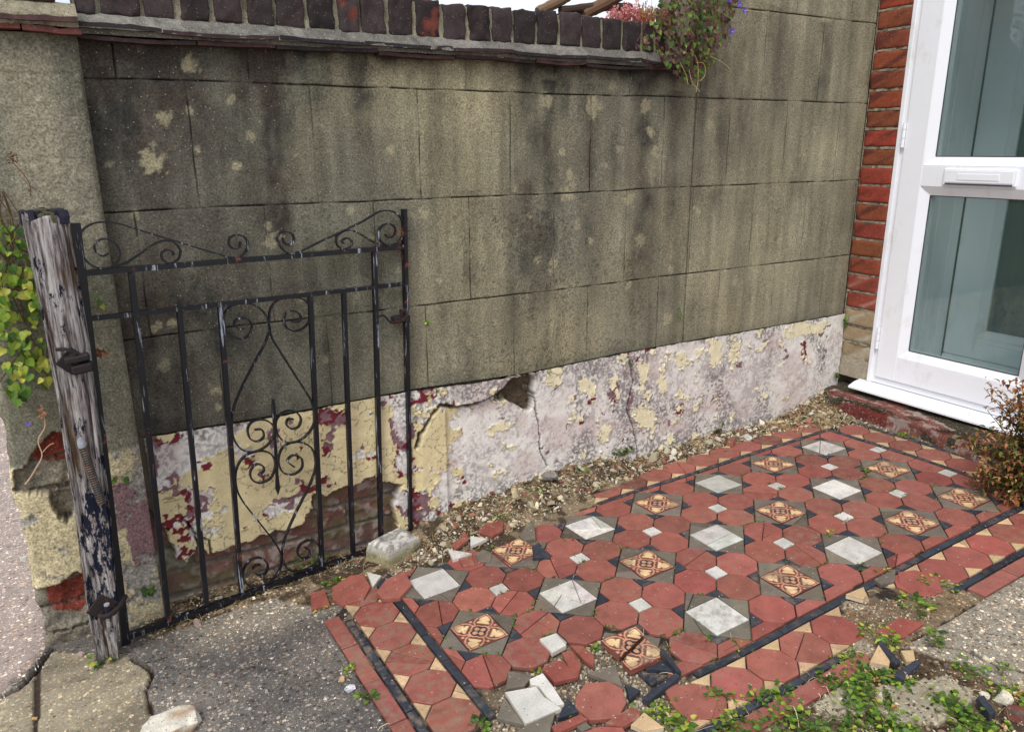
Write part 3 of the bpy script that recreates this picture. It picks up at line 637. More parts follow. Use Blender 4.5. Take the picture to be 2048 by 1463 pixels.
b.build('brick_mortar', M['mortar'], hw)
b = MB(); b.box((2.14, -1.8, .0), (2.35, -.59, 2.9), lin(150, 70, 50)); b.box((2.14, -.59, 1.95), (2.35, YW, 2.9), lin(150, 70, 50)); b.build('front_wall', M['brick'], hw)

# ================================================================ WHITE GLAZED DOOR, SILL, STEP AND PORCH
dr = thing('glazed_door', 'white plastic framed glass door with a letter slot in its middle rail', 'door', (2.15, -.2, .18))
def wedge(mb, pts, x0, x1, c=(1, 1, 1)):
    """prism: outline in (y,z) carried from x0 to x1"""
    n = len(pts); V = [(x0, y, z) for y, z in pts] + [(x1, y, z) for y, z in pts]
    mb.add(V, [tuple(range(n))[::-1], tuple(range(n, 2 * n))] + [(i, (i + 1) % n, n + (i + 1) % n, n + i) for i in range(n)], c)
ZS, ZH = .205, 1.93
b = MB()
b.box((2.122, .128, ZS), (2.19, .166, ZH), bev=.003); b.box((2.122, -.58, ZS), (2.19, -.540, ZH), bev=.003); b.box((2.1225, -.541, 1.89), (2.19, .129, 1.93), bev=.003)
b.box((2.114, .146, ZS), (2.123, .1655, ZH), bev=.003); b.box((2.124, -.541, .2045), (2.19, .129, .232), bev=.002)
b.build('frame', M['upvc'], dr)
b = MB(); X0, X1 = 2.112, 2.17
def mitred(mb, y0, y1, z0, z1, w, x0, x1, ch):
    """four mitred members with a chamfered inner bead"""
    for q in range(4):
        o = [(y1, z0), (y1, z1), (y0, z1), (y0, z0)]; i = [(y1 - w, z0 + w), (y1 - w, z1 - w), (y0 + w, z1 - w), (y0 + w, z0 + w)]
        a, b_, c, d = o[q], o[(q + 1) % 4], i[(q + 1) % 4], i[q]; g = .0004
        V = [(x0, *a), (x0, *b_), (x0 + ch, *c), (x0 + ch, *d), (x1, *a), (x1, *b_), (x1, *c), (x1, *d)]
        mb.add(V, [(0, 1, 2, 3), (7, 6, 5, 4), (0, 4, 5, 1), (2, 6, 7, 3), (0, 3, 7, 4), (1, 2, 6, 5)])
b.box((X0, .040, .236), (X1, .1275, 1.885), bev=.002); b.box((X0, -.540, .236), (X1, -.448, 1.885), bev=.002)
b.box((X0 + .0004, -.449, .236), (X1, .041, .335), bev=.002); b.box((X0 + .0004, -.449, 1.79), (X1, .041, 1.885), bev=.002); b.box((X0 + .0004, -.449, 1.0185), (X1, .041, 1.0945), bev=.002)
b.build('sash', M['upvc'], dr)
for z0, z1 in ((.336, 1.018), (1.095, 1.789)):
    b = MB(); mitred(b, -.447, .0395, z0, z1, .034, 2.1125, 2.165, .020); b.build('glazing_bead', M['upvc'], dr)
    b = MB(); b.box((2.131, -.4145, z0 + .032), (2.134, .0055, z0 + .0355)); b.box((2.131, .0045, z0 + .0355), (2.134, .0075, z1 - .034)); b.box((2.131, -.4155, z0 + .0355), (2.134, -.4125, z1 - .034)); b.box((2.131, -.4145, z1 - .0355), (2.134, .0055, z1 - .0325)); b.build('gasket', M['rubber'], dr)
    b = MB(); b.box((2.136, -.4135, z0 + .034), (2.140, .0055, z1 - .034)); b.build('pane', M['glass'], dr)
# letter slot with its flap
lb = MB(); lb.box((2.102, -.312, 1.026), (2.1118, -.050, 1.087), bev=.004); lbo = lb.build('letter_slot', M['upvc'], dr)
b = MB(); b.box((2.0985, -.302, 1.036), (2.1022, -.060, 1.081), bev=.0025); b.box((2.0965, -.255, 1.046), (2.0986, -.105, 1.069), bev=.001); b.build('flap', M['upvc'], lbo)
b = MB(); b.box((2.0992, -.300, 1.0285), (2.1022, -.062, 1.0335)); b.build('slot_edge', M['rubber'], lbo)
for zc in (1.207, .400):
    b = MB(); b.tube([(2.108, .1325, zc - .045), (2.108, .1325, zc - .012)], .0065, 10); b.tube([(2.108, .1325, zc - .010), (2.108, .1325, zc + .020)], .0065, 10); b.tube([(2.108, .1325, zc + .022), (2.108, .1325, zc + .045)], .0065, 10); b.build('hinge', M['upvc'], dr)
b = MB(); n = 40; ys = np.linspace(.200, -.60, n); V = []
prof = [(2.122, .2045), (2.085, .199), (2.052, .187), (2.047, .184), (2.047, .177), (2.053, .175), (2.122, .175)]
for y in ys:
    for x, z in prof: V.append((x, y, z))
b.add(V, [(i * 7 + k, i * 7 + (k + 1) % 7, (i + 1) * 7 + (k + 1) % 7, (i + 1) * 7 + k) for i in range(n - 1) for k in range(7)] + [tuple(range(7))[::-1], tuple((n - 1) * 7 + k for k in range(7))], lin(228, 226, 222)); b.build('sill', M['upvc'], dr)

st = MB(); ys = np.linspace(.312, -1.3, 420); V = []; Cc = []
pr = np.array([(-.004, -.04), (-.002, .02), (.0, .05), (.002, .064), (.008, .075), (.02, .081), (.05, .085), (.085, .088), (.12, .091), (.16, .092)]); m = 30
tt = np.linspace(0, 9, m); px_ = np.interp(tt, range(10), pr[:, 0]); pz_ = np.interp(tt, range(10), pr[:, 1])
for y in ys:
    xf = np.interp(y, [-.6, -.4, -.22, .12, .32], [1.955, 1.965, 2.0, 2.008, 2.02])
    for k in range(m):
        a = fbm(y * 12, tt[k] * .9, 501); a2 = fbm(y * 50, tt[k] * 4, 502); z = gz(2, y) + pz_[k] + (a2 - .5) * .006 * (k > 4); x = xf + px_[k] + (a - .5) * .014 + (a2 - .5) * .008
        V.append((x, y, z)); f = a * .6 + a2 * .4
        c = lin(124, 78, 70) * (.65 + .7 * a2)
        top = k > 15; moss = fbm(y * 9, tt[k] * .6, 511)
        if moss > (.44 if top else .56): c = lin(62, 56, 42) * (.6 + .9 * a2)
        elif fbm(y * 22, tt[k] * 1.6, 515) > (.52 if y < -.05 else .6): c = lin(158, 140, 132) * (.6 + .8 * a2)
        if not top and y > -.02 and moss < .5: c = lin(112, 52, 48) * (.6 + .8 * a2)
        Cc.append(c)
st.add(V, [(i * m + k, i * m + k + 1, (i + 1) * m + k + 1, (i + 1) * m + k) for i in range(len(ys) - 1) for k in range(m - 1)], np.array(Cc))
o = st.build('door_step', M['mortar'], None, smooth=True, loc=(2.05, -.3, .07)); tag(o, 'worn red painted concrete step with moss below the white door', 'step')

po = thing('inner_door', 'white inner door with dark glass seen through the outer glass door', 'door', (2.66, -.2, .17))
b = MB(); b.box((2.60, .0, .27), (2.67, .132, 2.0), bev=.004); b.box((2.60, -.80, .27), (2.67, -.60, 2.0), bev=.004); b.box((2.6005, -.601, .27), (2.67, .001, .345), bev=.004); b.box((2.6005, -.601, .345), (2.665, .001, .365)); b.box((2.6005, -.601, 1.85), (2.67, .001, 2.0), bev=.004); b.box((2.59, -.8, .20), (2.67, .13, .268), bev=.004)
b.build('frame', M['upvc'], po)
b = MB(); mitred(b, -.602, .002, .366, 1.85, .03, 2.602, 2.66, .02); b.build('glazing_bead', M['upvc'], po)
b = MB(); b.box((2.632, -.575, .39), (2.636, -.026, 1.825)); b.build('pane', M['glass2'], po)
pl = thing('porch_lining', 'pale panelled side and floor of the porch behind the glass door', 'porch', (2.4, 0, .17))
b = MB()
for k, (x0, x1) in enumerate([(2.195, 2.30), (2.303, 2.42), (2.423, 2.53), (2.533, 2.598)]): b.box((x0, .136, .20), (x1, .150, 2.0), bev=.002)
b.build('side_panel', M['upvc'], pl)
b = MB(); b.box((2.175, -.9, .17), (2.62, .15, .203), lin(190, 195, 190)); b.build('floor', M['upvc'], pl)
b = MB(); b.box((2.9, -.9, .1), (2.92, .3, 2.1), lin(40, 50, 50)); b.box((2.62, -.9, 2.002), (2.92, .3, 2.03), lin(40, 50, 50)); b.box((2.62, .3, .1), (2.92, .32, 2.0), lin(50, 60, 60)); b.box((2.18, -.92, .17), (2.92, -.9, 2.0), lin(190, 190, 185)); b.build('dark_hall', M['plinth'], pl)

# ================================================================ GROUND
QX = np.array([[-0.00199, -0.003], [0.2739, 0.00231], [0.01052, -0.26505], [0.00011, -0.00039], [0.00035, 0.00062], [-0.0035, -0.0040]])
_A = [(870, 1165), (1020, 1100), (1180, 1053), (1315, 1005), (1437, 967), (1547, 927), (1648, 895)]
_B = [(957, 1262), (1135, 1190), (1293, 1125), (1432, 1073), (1562, 1021), (1674, 975), (1774, 937)]
_C = [(1065, 1402), (1262, 1303), (1433, 1233), (1580, 1160), (1703, 1100), (1823, 1043), (1927, 996)]
def _q(i, j): return np.stack([np.ones_like(i), i, j, i * i, i * j, j * j], -1) @ QX
_n = np.array([(i, j) for j in range(3) for i in range(7) if (i, j) not in ((1, 0), (1, 2), (0, 2))], float)
_g = np.array([G(*(_A, _B, _C)[int(j)][int(i)])[:2] for i, j in _n]); _r = _g - _q(_n[:, 0], _n[:, 1])
def LW(i, j):
    i = np.asarray(i, float); j = np.asarray(j, float); p = _q(i, j); d2 = (i[..., None] - _n[:, 0]) ** 2 + (j[..., None] - _n[:, 1]) ** 2
    wt = np.exp(-d2 / .5); return p + (wt @ _r) / (wt.sum(-1)[..., None] + .12)
def GP(L, h=0): return [tuple(G(a, b, h)[:2]) for a, b in L]
path_poly = [tuple(LW(np.array(a), np.array(b))) for a, b in [(-1.165, .06), (-1.165, 1.0), (-1.165, 2.0), (-1.165, 3.4), (0, 3.4), (2, 3.21), (5, 3.21), (7.25, 3.21), (7.25, 1.0), (7.25, -.8), (4, -.9), (1.5, -.9), (-.6, -.4)]]
broken = GP([(960, 1463), (972, 1385), (1015, 1330), (1100, 1300), (1150, 1278), (1195, 1262), (1260, 1262), (1335, 1285), (1350, 1330), (1395, 1362), (1400, 1400), (1350, 1480), (1300, 1600), (900, 1600)])
lostA = GP([(560, 1200), (650, 1215), (712, 1188), (745, 1165), (800, 1140), (860, 1128), (930, 1118), (985, 1092), (1060, 1085), (1078, 1062), (1135, 1035), (1185, 1010), (1200, 965), (1260, 945), (1000, 900), (500, 1000)])
lostR = GP([(1700, 1245), (1690, 1195), (1740, 1205), (1800, 1190), (1880, 1162), (1900, 1150), (1960, 1200), (1740, 1330), (1690, 1300)])
slabA = GP([(78, 1345), (106, 1303), (180, 1306), (250, 1306), (306, 1350), (292, 1380), (303, 1425), (290, 1470), (290, 1900), (60, 1900)])
pave_edge = GP([(0, 1390), (40, 1372), (75, 1322), (105, 1290)])
concR = GP([(1735, 1275), (1850, 1215), (1885, 1150), (1990, 1120), (2060, 1065), (2500, 1000), (2600, 1463), (2060, 1395), (1930, 1330), (1830, 1300)])
concP = [GP(L) for L in ([(1620, 1400), (1660, 1362), (1740, 1358), (1765, 1385), (1735, 1425), (1650, 1440)], [(1735, 1400), (1770, 1368), (1900, 1350), (1945, 1385), (1935, 1420), (1850, 1450), (1770, 1440)])]
gx = np.arange(-1.36, 2.2, .0052); gy = np.arange(-1.36, YW + .01, .0052); X, Y = np.meshgrid(gx, gy, indexing='ij'); one = np.ones(X.shape + (3,))
n1 = fbm(X * 6, Y * 6, 601); n2 = fbm(X * 30, Y * 30, 605); n3 = fbm(X * 110, Y * 110, 609, 3)
Xj = X + (n2 - .5) * .03; Yj = Y + (fbm(X * 30 + 50, Y * 30, 606) - .5) * .03
H = (n1 - .5) * .006 + (n2 - .5) * .004 + (n3 - .5) * .0015
agg = np.ones(X.shape)
c = mixc(lin(96, 93, 90) * one, lin(126, 120, 113) * one, sm(.35, .7, n1))                 # dark washed-out aggregate by the gate
c = mixc(c, lin(88, 84, 82) * one, .5 * sm(.5, .7, fbm(X * 3, Y * 3, 620))); c = mixc(c, lin(146, 138, 124) * one, .75 * sm(-.10, .12, Y + (n1 - .5) * .25) * sm(-.75, -.5, X)); c = c * (.82 + .36 * n3)[..., None]
soil = (X > .25) & (Y < -.5); c = np.where(soil[..., None], mixc(lin(100, 86, 68) * one, lin(70, 58, 44) * one, sm(.4, .6, n2)), c)
inR = inpoly(Xj, Yj, concR); c = np.where(inR[..., None], mixc(lin(160, 153, 138) * one, lin(136, 129, 116) * one, n2), c); H = np.where(inR, H + .004, H)
for Pq in concP:
    k = inpoly(Xj, Yj, Pq); c = np.where(k[..., None], lin(166, 158, 136) * (.75 + .5 * n2)[..., None], c); agg = np.where(k, .25, agg); H = np.where(k, .006 + (n2 - .5) * .003, H)
k = inpoly(X + (n2 - .5) * .008, Y + (n3 - .5) * .008, slabA); c = np.where(k[..., None], mixc(lin(152, 142, 120) * one, lin(124, 115, 98) * one, sm(.4, .65, n1)) * (.74 + .5 * n2)[..., None], c); agg = np.where(k, .55, agg); H = np.where(k, (n2 - .5) * .003 + .003, H)
kl = (X < -.955) & (Y < .15) & ~k; c = np.where(kl[..., None], lin(154, 144, 122) * (.74 + .5 * n2)[..., None], c); agg = np.where(kl, .55, agg)
def seg2(X, Y, P):
    d = np.full(X.shape, 9.0)
    for a, b_ in zip(P[:-1], P[1:]):
        a = np.array(a); b_ = np.array(b_); ab = b_ - a; t = np.clip(((X - a[0]) * ab[0] + (Y - a[1]) * ab[1]) / (ab @ ab), 0, 1); d = np.minimum(d, np.hypot(X - a[0] - t * ab[0], Y - a[1] - t * ab[1]))
    return d
for L, wd, dep in (([(1990, 1110), (1940, 1170), (1895, 1230), (1850, 1262)], .003, .006), ([(1860, 1290), (1930, 1300), (1990, 1330), (2060, 1345)], .003, .006), ([(330, 1330), (420, 1345), (520, 1330), (600, 1352)], .0012, .002), ([(262, 1315), (300, 1335), (306, 1350), (292, 1380), (296, 1400), (303, 1425)], .0045, .012), ([(76, 1330), (72, 1400), (70, 1480)], .007, .006), ([(0, 1390), (40, 1372), (75, 1330), (104, 1296)], .010, .02), ([(285, 1322), (310, 1318), (335, 1310)], .002, .004)):
    d = seg2(Xj * .25 + X * .75, Yj * .25 + Y * .75, GP(L)); kk = d < wd; H = np.where(kk, H - dep, H); c = np.where(kk[..., None], lin(58, 46, 38) * one, c); agg = np.where(kk, .5, agg)
inpath = inpoly(X, Y, path_poly); br = inpoly(X, Y, broken); lr = inpoly(Xj, Yj, lostR); la = inpoly(X, Y, lostA)
c = np.where(inpath[..., None], mixc(lin(50, 43, 38) * one, lin(112, 98, 80) * one, sm(.5, .62, n2)), c); H = np.where(inpath, -.0048 + (n2 - .5) * .0012, H); agg = np.where(inpath, .5, agg)
c = np.where((br & inpath)[..., None], mixc(lin(132, 122, 106) * one, lin(84, 70, 54) * one, n2), c); H = np.where(br & inpath, -.012 + (n2 - .5) * .006, H); agg = np.where(br, 1, agg)
c = np.where(lr[..., None], mixc(lin(158, 146, 126) * one, lin(120, 104, 82) * one, sm(.4, .6, n1)), c); H = np.where(lr, -.001, H); agg = np.where(lr, .8, agg)
kA = la | ((Y > np.interp(X, [-.75, -.3, .5, 2.1], [.13, .14, .2, .235])) & (X > -.30)) | ((Y > .18) & (X > -.72)); c = np.where(kA[..., None], mixc(lin(74, 62, 48) * one, lin(134, 120, 98) * one, sm(.42, .6, n2)), c)
mound = np.interp(X, BL[:, 0], BL[:, 1] - GA * BL[:, 0] - GB * YW + .012); yy = np.interp(X, [-.3, .1, .5, 1.2, 2.1], [.12, .10, .12, .19, .2])
mw = np.clip((Y - yy) / (YW - yy), 0, 1) ** 1.4; H = H + np.maximum(mound, -.005) * mw * (.75 + .5 * n2) * (X > -.4) + (n2 - .5) * .012 * mw
H = H + .02 * sm(1.75, 2.0, X) * sm(.1, .3, Y)
V = np.stack([X, Y, gz(X, Y) + H - .002], -1).reshape(-1, 3); n, m = X.shape
Yc = (Y[1:, 1:] + Y[:-1, :-1]) / 2; Xc = (X[1:, 1:] + X[:-1, :-1]) / 2
o = mk('ground', V, grid_faces(n, m, ~((Xc < -.93) & (Yc > np.interp(Xc, [-1.3, -1.04, -.965, -.94], [.02, .142, .238, .30])))), M['ground'], None, col=np.c_[np.clip(c.reshape(-1, 3), 0, 1), agg.ravel()], smooth=True); o['kind'] = 'structure'
def hgt(x, y):
    i = int(np.clip(round((x + 1.36) / .0052), 0, n - 1)); j = int(np.clip(round((y + 1.36) / .0052), 0, m - 1)); return gz(x, y) + H[i, j] - .002
# street pavement beyond the pier
gx = np.arange(-3.2, -.925, .02); gy = np.concatenate([np.arange(-.1, 1.5, .012), np.arange(1.5, 9, .08)]); X2, Y2 = np.meshgrid(gx, gy, indexing='ij'); a1 = fbm(X2 * 5, Y2 * 5, 651); a2 = fbm(X2 * 25, Y2 * 25, 652)
lo = np.interp(X2, [-1.9, -1.3, -1.04, -.965, -.93], [-.3, .035, .150, .246, .31]); Yp = np.maximum(Y2, lo); edge = np.exp(-((Yp - lo) / .012) ** 2)
V = np.stack([X2, Yp, gz(X2, np.minimum(Yp, .5)) - .004 - .016 * edge + (a1 - .5) * .008 + (a2 - .5) * .003], -1)
cc = lin(160, 146, 138) * (.8 + .4 * a2)[..., None]; nn, mm = X2.shape; cl = Y2[1:, 1:] > lo[1:, 1:] + 1e-6
o = mk('pavement', V.reshape(-1, 3), grid_faces(nn, mm, (Y2[:-1, 1:] > lo[:-1, 1:] + 1e-6)), M['ground'], None, col=np.c_[cc.reshape(-1, 3), np.full(nn * mm, .75)], smooth=True); o['kind'] = 'structure'
# the wider ground out to the horizon
V = []; Fs = []
for i, (x0, x1, y0, y1) in enumerate([(-60, 60, -60, -1.33), (-60, -1.33, -1.34, .6), (2.0, 60, -1.34, 60), (-60, 2.0, .36, 60)]):
    V += [(x0, y0, -.10 - i * .004), (x1, y0, -.10 - i * .004), (x1, y1, -.10 - i * .004), (x0, y1, -.10 - i * .004)]; Fs.append((4 * i, 4 * i + 1, 4 * i + 2, 4 * i + 3))
o = mk('terrain', V, Fs, M['ground'], None, col=np.tile([*lin(120, 112, 96), .6], (16, 1))); o['kind'] = 'structure'

# ================================================================ TILED PATH
TC = {'red': lin(148, 82, 70), 'oct': lin(150, 87, 76), 'white': lin(206, 204, 196), 'taupe': lin(112, 104, 92), 'navy': lin(48, 54, 64), 'cream': lin(200, 170, 130), 'enc': lin(120, 66, 56), 'edge': lin(150, 90, 80)}
def clip(P, a, b_, c0):
    """keep a*x+b*y <= c"""
    out = []
    for p, q_ in zip(P, P[1:] + P[:1]):
        u = a * p[0] + b_ * p[1] - c0; v = a * q_[0] + b_ * q_[1] - c0
        if u <= 0: out.append(p)
        if u * v < 0: t = u / (u - v); out.append((p[0] + t * (q_[0] - p[0]), p[1] + t * (q_[1] - p[1])))
    return out
def area(P): return .5 * sum(p[0] * q_[1] - q_[0] * p[1] for p, q_ in zip(P, P[1:] + P[:1]))
def inset(P, d):
    n = len(P); out = []
    if area(P) < 0: P = P[::-1]
    for i in range(n):
        a, b_, c0 = np.array(P[i - 1]), np.array(P[i]), np.array(P[(i + 1) % n]); e1 = b_ - a; e2 = c0 - b_; e1 = e1 / (np.linalg.norm(e1) + 1e-12); e2 = e2 / (np.linalg.norm(e2) + 1e-12)
        n1_ = np.array([-e1[1], e1[0]]); n2_ = np.array([-e2[1], e2[0]]); k = 1 + n1_ @ n2_
        out.append(tuple(b_ + (n1_ + n2_) * d / max(k, .35)))
    return out
def octa(x, y, w=.2071):
    s = w * .41421; return [(x + w, y - s), (x + w, y + s), (x + s, y + w), (x - s, y + w), (x - w, y + s), (x - w, y - s), (x - s, y - w), (x + s, y - w)]
def rect(x0, y0, x1, y1): return [(x0, y0), (x1, y0), (x1, y1), (x0, y1)]
def enc_col(u, v):
    au, av = np.abs(u), np.abs(v); al = (au + av) / 1.4142; ac = np.abs(au - av) / 1.4142; r = np.hypot(u, v)
    c0 = np.ones(u.shape + (3,)) * lin(104, 64, 54)
    t = np.clip((al - .10) / 1.24, 0, 1); wd = .44 * np.sin(math.pi * t) ** .85; e = ac - wd
    pk = lin(214, 152, 122); cr = lin(226, 192, 144)
    w2 = np.maximum(wd - .12, 0) * (1 - .5 * np.exp(-((al - .80) / .05) ** 2)); c0 = np.where(((ac < w2) & (al > .58) & (al < 1.2))[..., None], cr, c0)
    c0 = np.where((np.abs(e) < .042)[..., None] & (al > .34)[..., None], pk, c0)
    dl = np.minimum(np.minimum(np.hypot(u - .21, v), np.hypot(u + .21, v)), np.minimum(np.hypot(u, v - .21), np.hypot(u, v + .21))) - .165
    c0 = np.where((np.abs(dl - .11) < .035)[..., None], pk, c0); c0 = np.where((np.abs(dl) < .045)[..., None], lin(38, 32, 44), c0); c0 = np.where((dl < -.045)[..., None], lin(196, 150, 116), c0); c0 = np.where((r < .075)[..., None], lin(40, 32, 42), c0)
    nub = np.minimum(np.hypot(au - .86, av), np.hypot(au, av - .86)); c0 = np.where((nub < .075)[..., None], pk, c0)
    return c0
def tile_piece(mb, P, kind, h=0.0, th=.010, bev=.0013, gap=.0019, tilt=None, stain=.25, shift=(0, 0), rot=0, world=False, body=None, jit=.07, base=None):
    """P in lattice units (or metres when world) -> a slab with a bevelled rim; tilt = (slope_x, slope_y)"""
    if area(P) < 0: P = P[::-1]
    if world: Wp = [tuple(p) for p in P]
    else: Wp = [tuple(p) for p in LW(np.array([p[0] for p in P]), np.array([p[1] for p in P]))]
    if area(Wp) < 0: Wp = Wp[::-1]
    cen = np.mean(Wp, 0); ca, sa = math.cos(rot), math.sin(rot)
    A0 = inset(Wp, gap); A1 = inset(Wp, gap + bev); tl = tilt if tilt else (RNG.normal(0, .004), RNG.normal(0, .004)); h = h + (RNG.normal(0, .0005) if tilt is None else 0)
    gb = gz(*cen) if base is None else base
    def fin(x, y, dz):
        x, y = x - cen[0], y - cen[1]; q = x * ca - y * sa, x * sa + y * ca; X_, Y_ = cen[0] + q[0] + shift[0], cen[1] + q[1] + shift[1]
        return (X_, Y_, gb + GA * (X_ - cen[0]) + GB * (Y_ - cen[1]) + h + dz + tl[0] * q[0] + tl[1] * q[1])
    col = TC[kind] * (1 + RNG.normal(0, jit * 1.9)) * (1 + RNG.normal(0, jit * .35, 3)); col = col * (1 + np.array([.0, .10, .06]) * RNG.uniform(-1, 1)) if kind in ('oct', 'red', 'edge') else col; bc = (lin(205, 192, 172) if kind in ('white', 'cream') else col * .85) if body is None else body
    n = len(A0); V = [fin(x, y, 0) for x, y in A1] + [fin(x, y, -bev) for x, y in A0] + [fin(x, y, -th) for x, y in A0]
    Fs = [(i + n, (i + 1) % n + n, (i + 1) % n, i) for i in range(n)] + [(i + 2 * n, (i + 1) % n + 2 * n, (i + 1) % n + n, i + n) for i in range(n)] + [tuple(range(2 * n, 3 * n))[::-1]]
    Cv = [col] * n + [col] * n + [bc] * n; al = [stain] * n + [stain] * n + [.3] * n
    if kind != 'enc': Fs.append(tuple(range(n)))
    mb.add(V, Fs, np.array(Cv), np.array(al))
def enc_top(mb, ctr, half, P, **kw):
    """inlaid pattern: fine grid over the tile, kept inside the piece's outline (square tiles)"""
    k = 44; i0, j0 = ctr; us = np.linspace(-1, 1, k + 1); U, Vv = np.meshgrid(us, us, indexing='ij'); Wp = LW(i0 + U * half, j0 + Vv * half); cen = np.array(kw.get('cen', LW(np.array(i0), np.array(j0)))); sc_ = 1 - .0028 / (half * .27)
    x = (Wp[..., 0] - cen[0]) * sc_; y = (Wp[..., 1] - cen[1]) * sc_; rot = kw.get('rot', 0); sh = kw.get('shift', (0, 0)); tl = kw.get('tilt', (0, 0)); ca, sa = math.cos(rot), math.sin(rot)
    qx, qy = x * ca - y * sa, x * sa + y * ca; X_, Y_ = cen[0] + qx + sh[0], cen[1] + qy + sh[1]; Z_ = gz(*cen) + GA * (X_ - cen[0]) + GB * (Y_ - cen[1]) + kw.get('h', 0) + tl[0] * qx + tl[1] * qy + .0003
    Fc = grid_faces(k + 1, k + 1); cu = (U[1:, 1:] + U[:-1, :-1]) / 2; cv = (Vv[1:, 1:] + Vv[:-1, :-1]) / 2
    if 'part' in kw: Fc = Fc[kw['part'](cu, cv).ravel()]
    cc = enc_col(U, Vv); cc = cc * (.86 + .28 * fbm(X_ * 40, Y_ * 40, 701))[..., None]; wear = kw.get('wear', .25); cc = mixc(cc, np.ones(cc.shape) * lin(140, 118, 98), sm(.62 - wear * .3, .75, fbm(X_ * 30, Y_ * 30, 705)) * .6)
    mb.add(np.stack([X_, Y_, Z_], -1).reshape(-1, 3), [tuple(f) for f in Fc], cc.reshape(-1, 3), np.full(cc.shape[0] * cc.shape[1], .2))
def split(P, n=1):
    parts = [P]
    for _ in range(n):
        parts.sort(key=lambda q_: -abs(area(q_))); Q = parts.pop(0); cx = np.mean(Q, 0) + RNG.uniform(-.05, .05, 2); t = RNG.uniform(0, math.pi); a, b_ = math.cos(t), math.sin(t); c0 = a * cx[0] + b_ * cx[1]
        for s in (1, -1):
            R_ = clip(Q, a * s, b_ * s, c0 * s)
            if len(R_) > 2 and abs(area(R_)) > .0008: parts.append(R_)
    return parts
PM = MB(); TM = MB()
def gone(P):
    c0 = LW(np.array(np.mean([p[0] for p in P])), np.array(np.mean([p[1] for p in P]))); x, y = np.array(c0[0]), np.array(c0[1])
    return bool(inpoly(x, y, broken)) or bool(inpoly(x, y, lostA)) or bool(inpoly(x, y, lostR))
F0, F1, J0, J1 = -.388, 6.60, -.395, 2.432
def field(P, kind, **kw):
    for a, b_, c0 in ((-1, 0, -F0), (1, 0, F1), (0, -1, -J0), (0, 1, J1)):
        P = clip(P, a, b_, c0)
        if len(P) < 3: return
    if abs(area(P)) < (.009 if kind == 'white' else .0012) or gone(P): return
    put(P, kind, **kw)
def put(P, kind, cracks=None, **kw):
    if gone(P): return
    cp = np.mean(P, 0); far = cp[0] > 4.6
    st_ = RNG.choice([.15, .3, .5, .8], p=[.4, .3, .2, .1])
    if RNG.random() < .10 and len(P) > 3 and kind in ('oct', 'edge', 'taupe'):
        k_ = int(RNG.integers(len(P))); a_, b_, c_ = np.array(P[k_ - 1]), np.array(P[k_]), np.array(P[(k_ + 1) % len(P)]); P = P[:k_] + [tuple(b_ + (a_ - b_) * RNG.uniform(.12, .3)), tuple(b_ + (c_ - b_) * RNG.uniform(.12, .3))] + P[k_ + 1:]
    if cp[0] < -.45: st_ = .95
    if cp[1] < -.4 or cp[0] > 5.4 and cp[1] < 1.3: st_ = .7
    if cracks is None: cracks = (RNG.random() < .22) + (RNG.random() < .1) * 2 if kind == 'oct' and not far else (RNG.random() < .12) * 1 if kind in ('taupe', 'white', 'cream') else 0
    hh = 0
    for Q in split(P, int(cracks)): tile_piece(PM, Q, kind, stain=st_, gap=.0011 if cracks else .0018, **kw)
wc = {(1, 1): 3, (2, 0): 4, (3, 1): 1, (4, 2): 0, (2, 2): 0, (0, 0): 0, (6, 0): 1, (4, 0): 0, (5, 1): 0}
for i in range(-1, 8):
    for j in range(-1, 4):
        if 0 <= i <= 6 and 0 <= j <= 2:
            sq = rect(i - .2071, j - .2071, i + .2071, j + .2071); isenc = (i + j) % 2 == 1 or (i, j) == (6, 2)
            if isenc:
                if not gone(sq): PM_ = PM; tile_piece(PM, sq, 'enc', h=-.0002, tilt=(0, 0)); enc_top(PM, (i, j), .2071, sq, h=0, wear=.9 if (i, j) == (6, 1) else .25)
            else: field(sq, 'white', cracks=wc.get((i, j), 0))
        for a in range(4):
            ca, sa = [(1, 0), (0, 1), (-1, 0), (0, -1)][a]; ro = lambda x, y: (i + x * ca - y * sa, j + x * sa + y * ca)
            field([ro(.2071, .2071), ro(.2071, -.2071), ro(.4142, 0)], 'taupe'); field([ro(.1213, .2929), ro(.2929, .1213), ro(.2929, .2929)], 'navy')
        field(rect(i + .4142, j + .4142, i + .5858, j + .5858), 'white', cracks=0)
        for dx, dy in ((.2929, 0), (-.2929, 0), (0, .2929), (0, -.2929)): field(octa(i + .5 + dx, j + .5 + dy), 'oct')
def strip(p0, p1, w, kind, L, vert, **kw):
    k = p0[1] if vert else p0[0]; e = p1
    while k < e - .02:
        k2 = min(k + L * RNG.uniform(.9, 1.1), e); put(rect(p0[0], k, p0[0] + w, k2) if vert else rect(k, p0[1], k2, p0[1] + w), kind, **kw); k = k2
strip((-.476, -.15), 3.3, .082, 'navy', .42, True); strip((-.995, .1), 3.3, .080, 'navy', .5, True); strip((-1.162, -.01), 3.3, .160, 'edge', .533, True)
strip((-.39, 2.440), 6.7, .078, 'navy', .55, False); strip((.3, 2.948), 7.2, .075, 'navy', .55, False); strip((.6, 3.03), 7.2, .17, 'edge', .53, False)
strip((1.9, -.480), 6.68, .076, 'navy', .6, False); strip((6.608, -.40), 2.44, .076, 'navy', .6, True); strip((7.115, -.5), 2.44, .07, 'navy', .6, True)
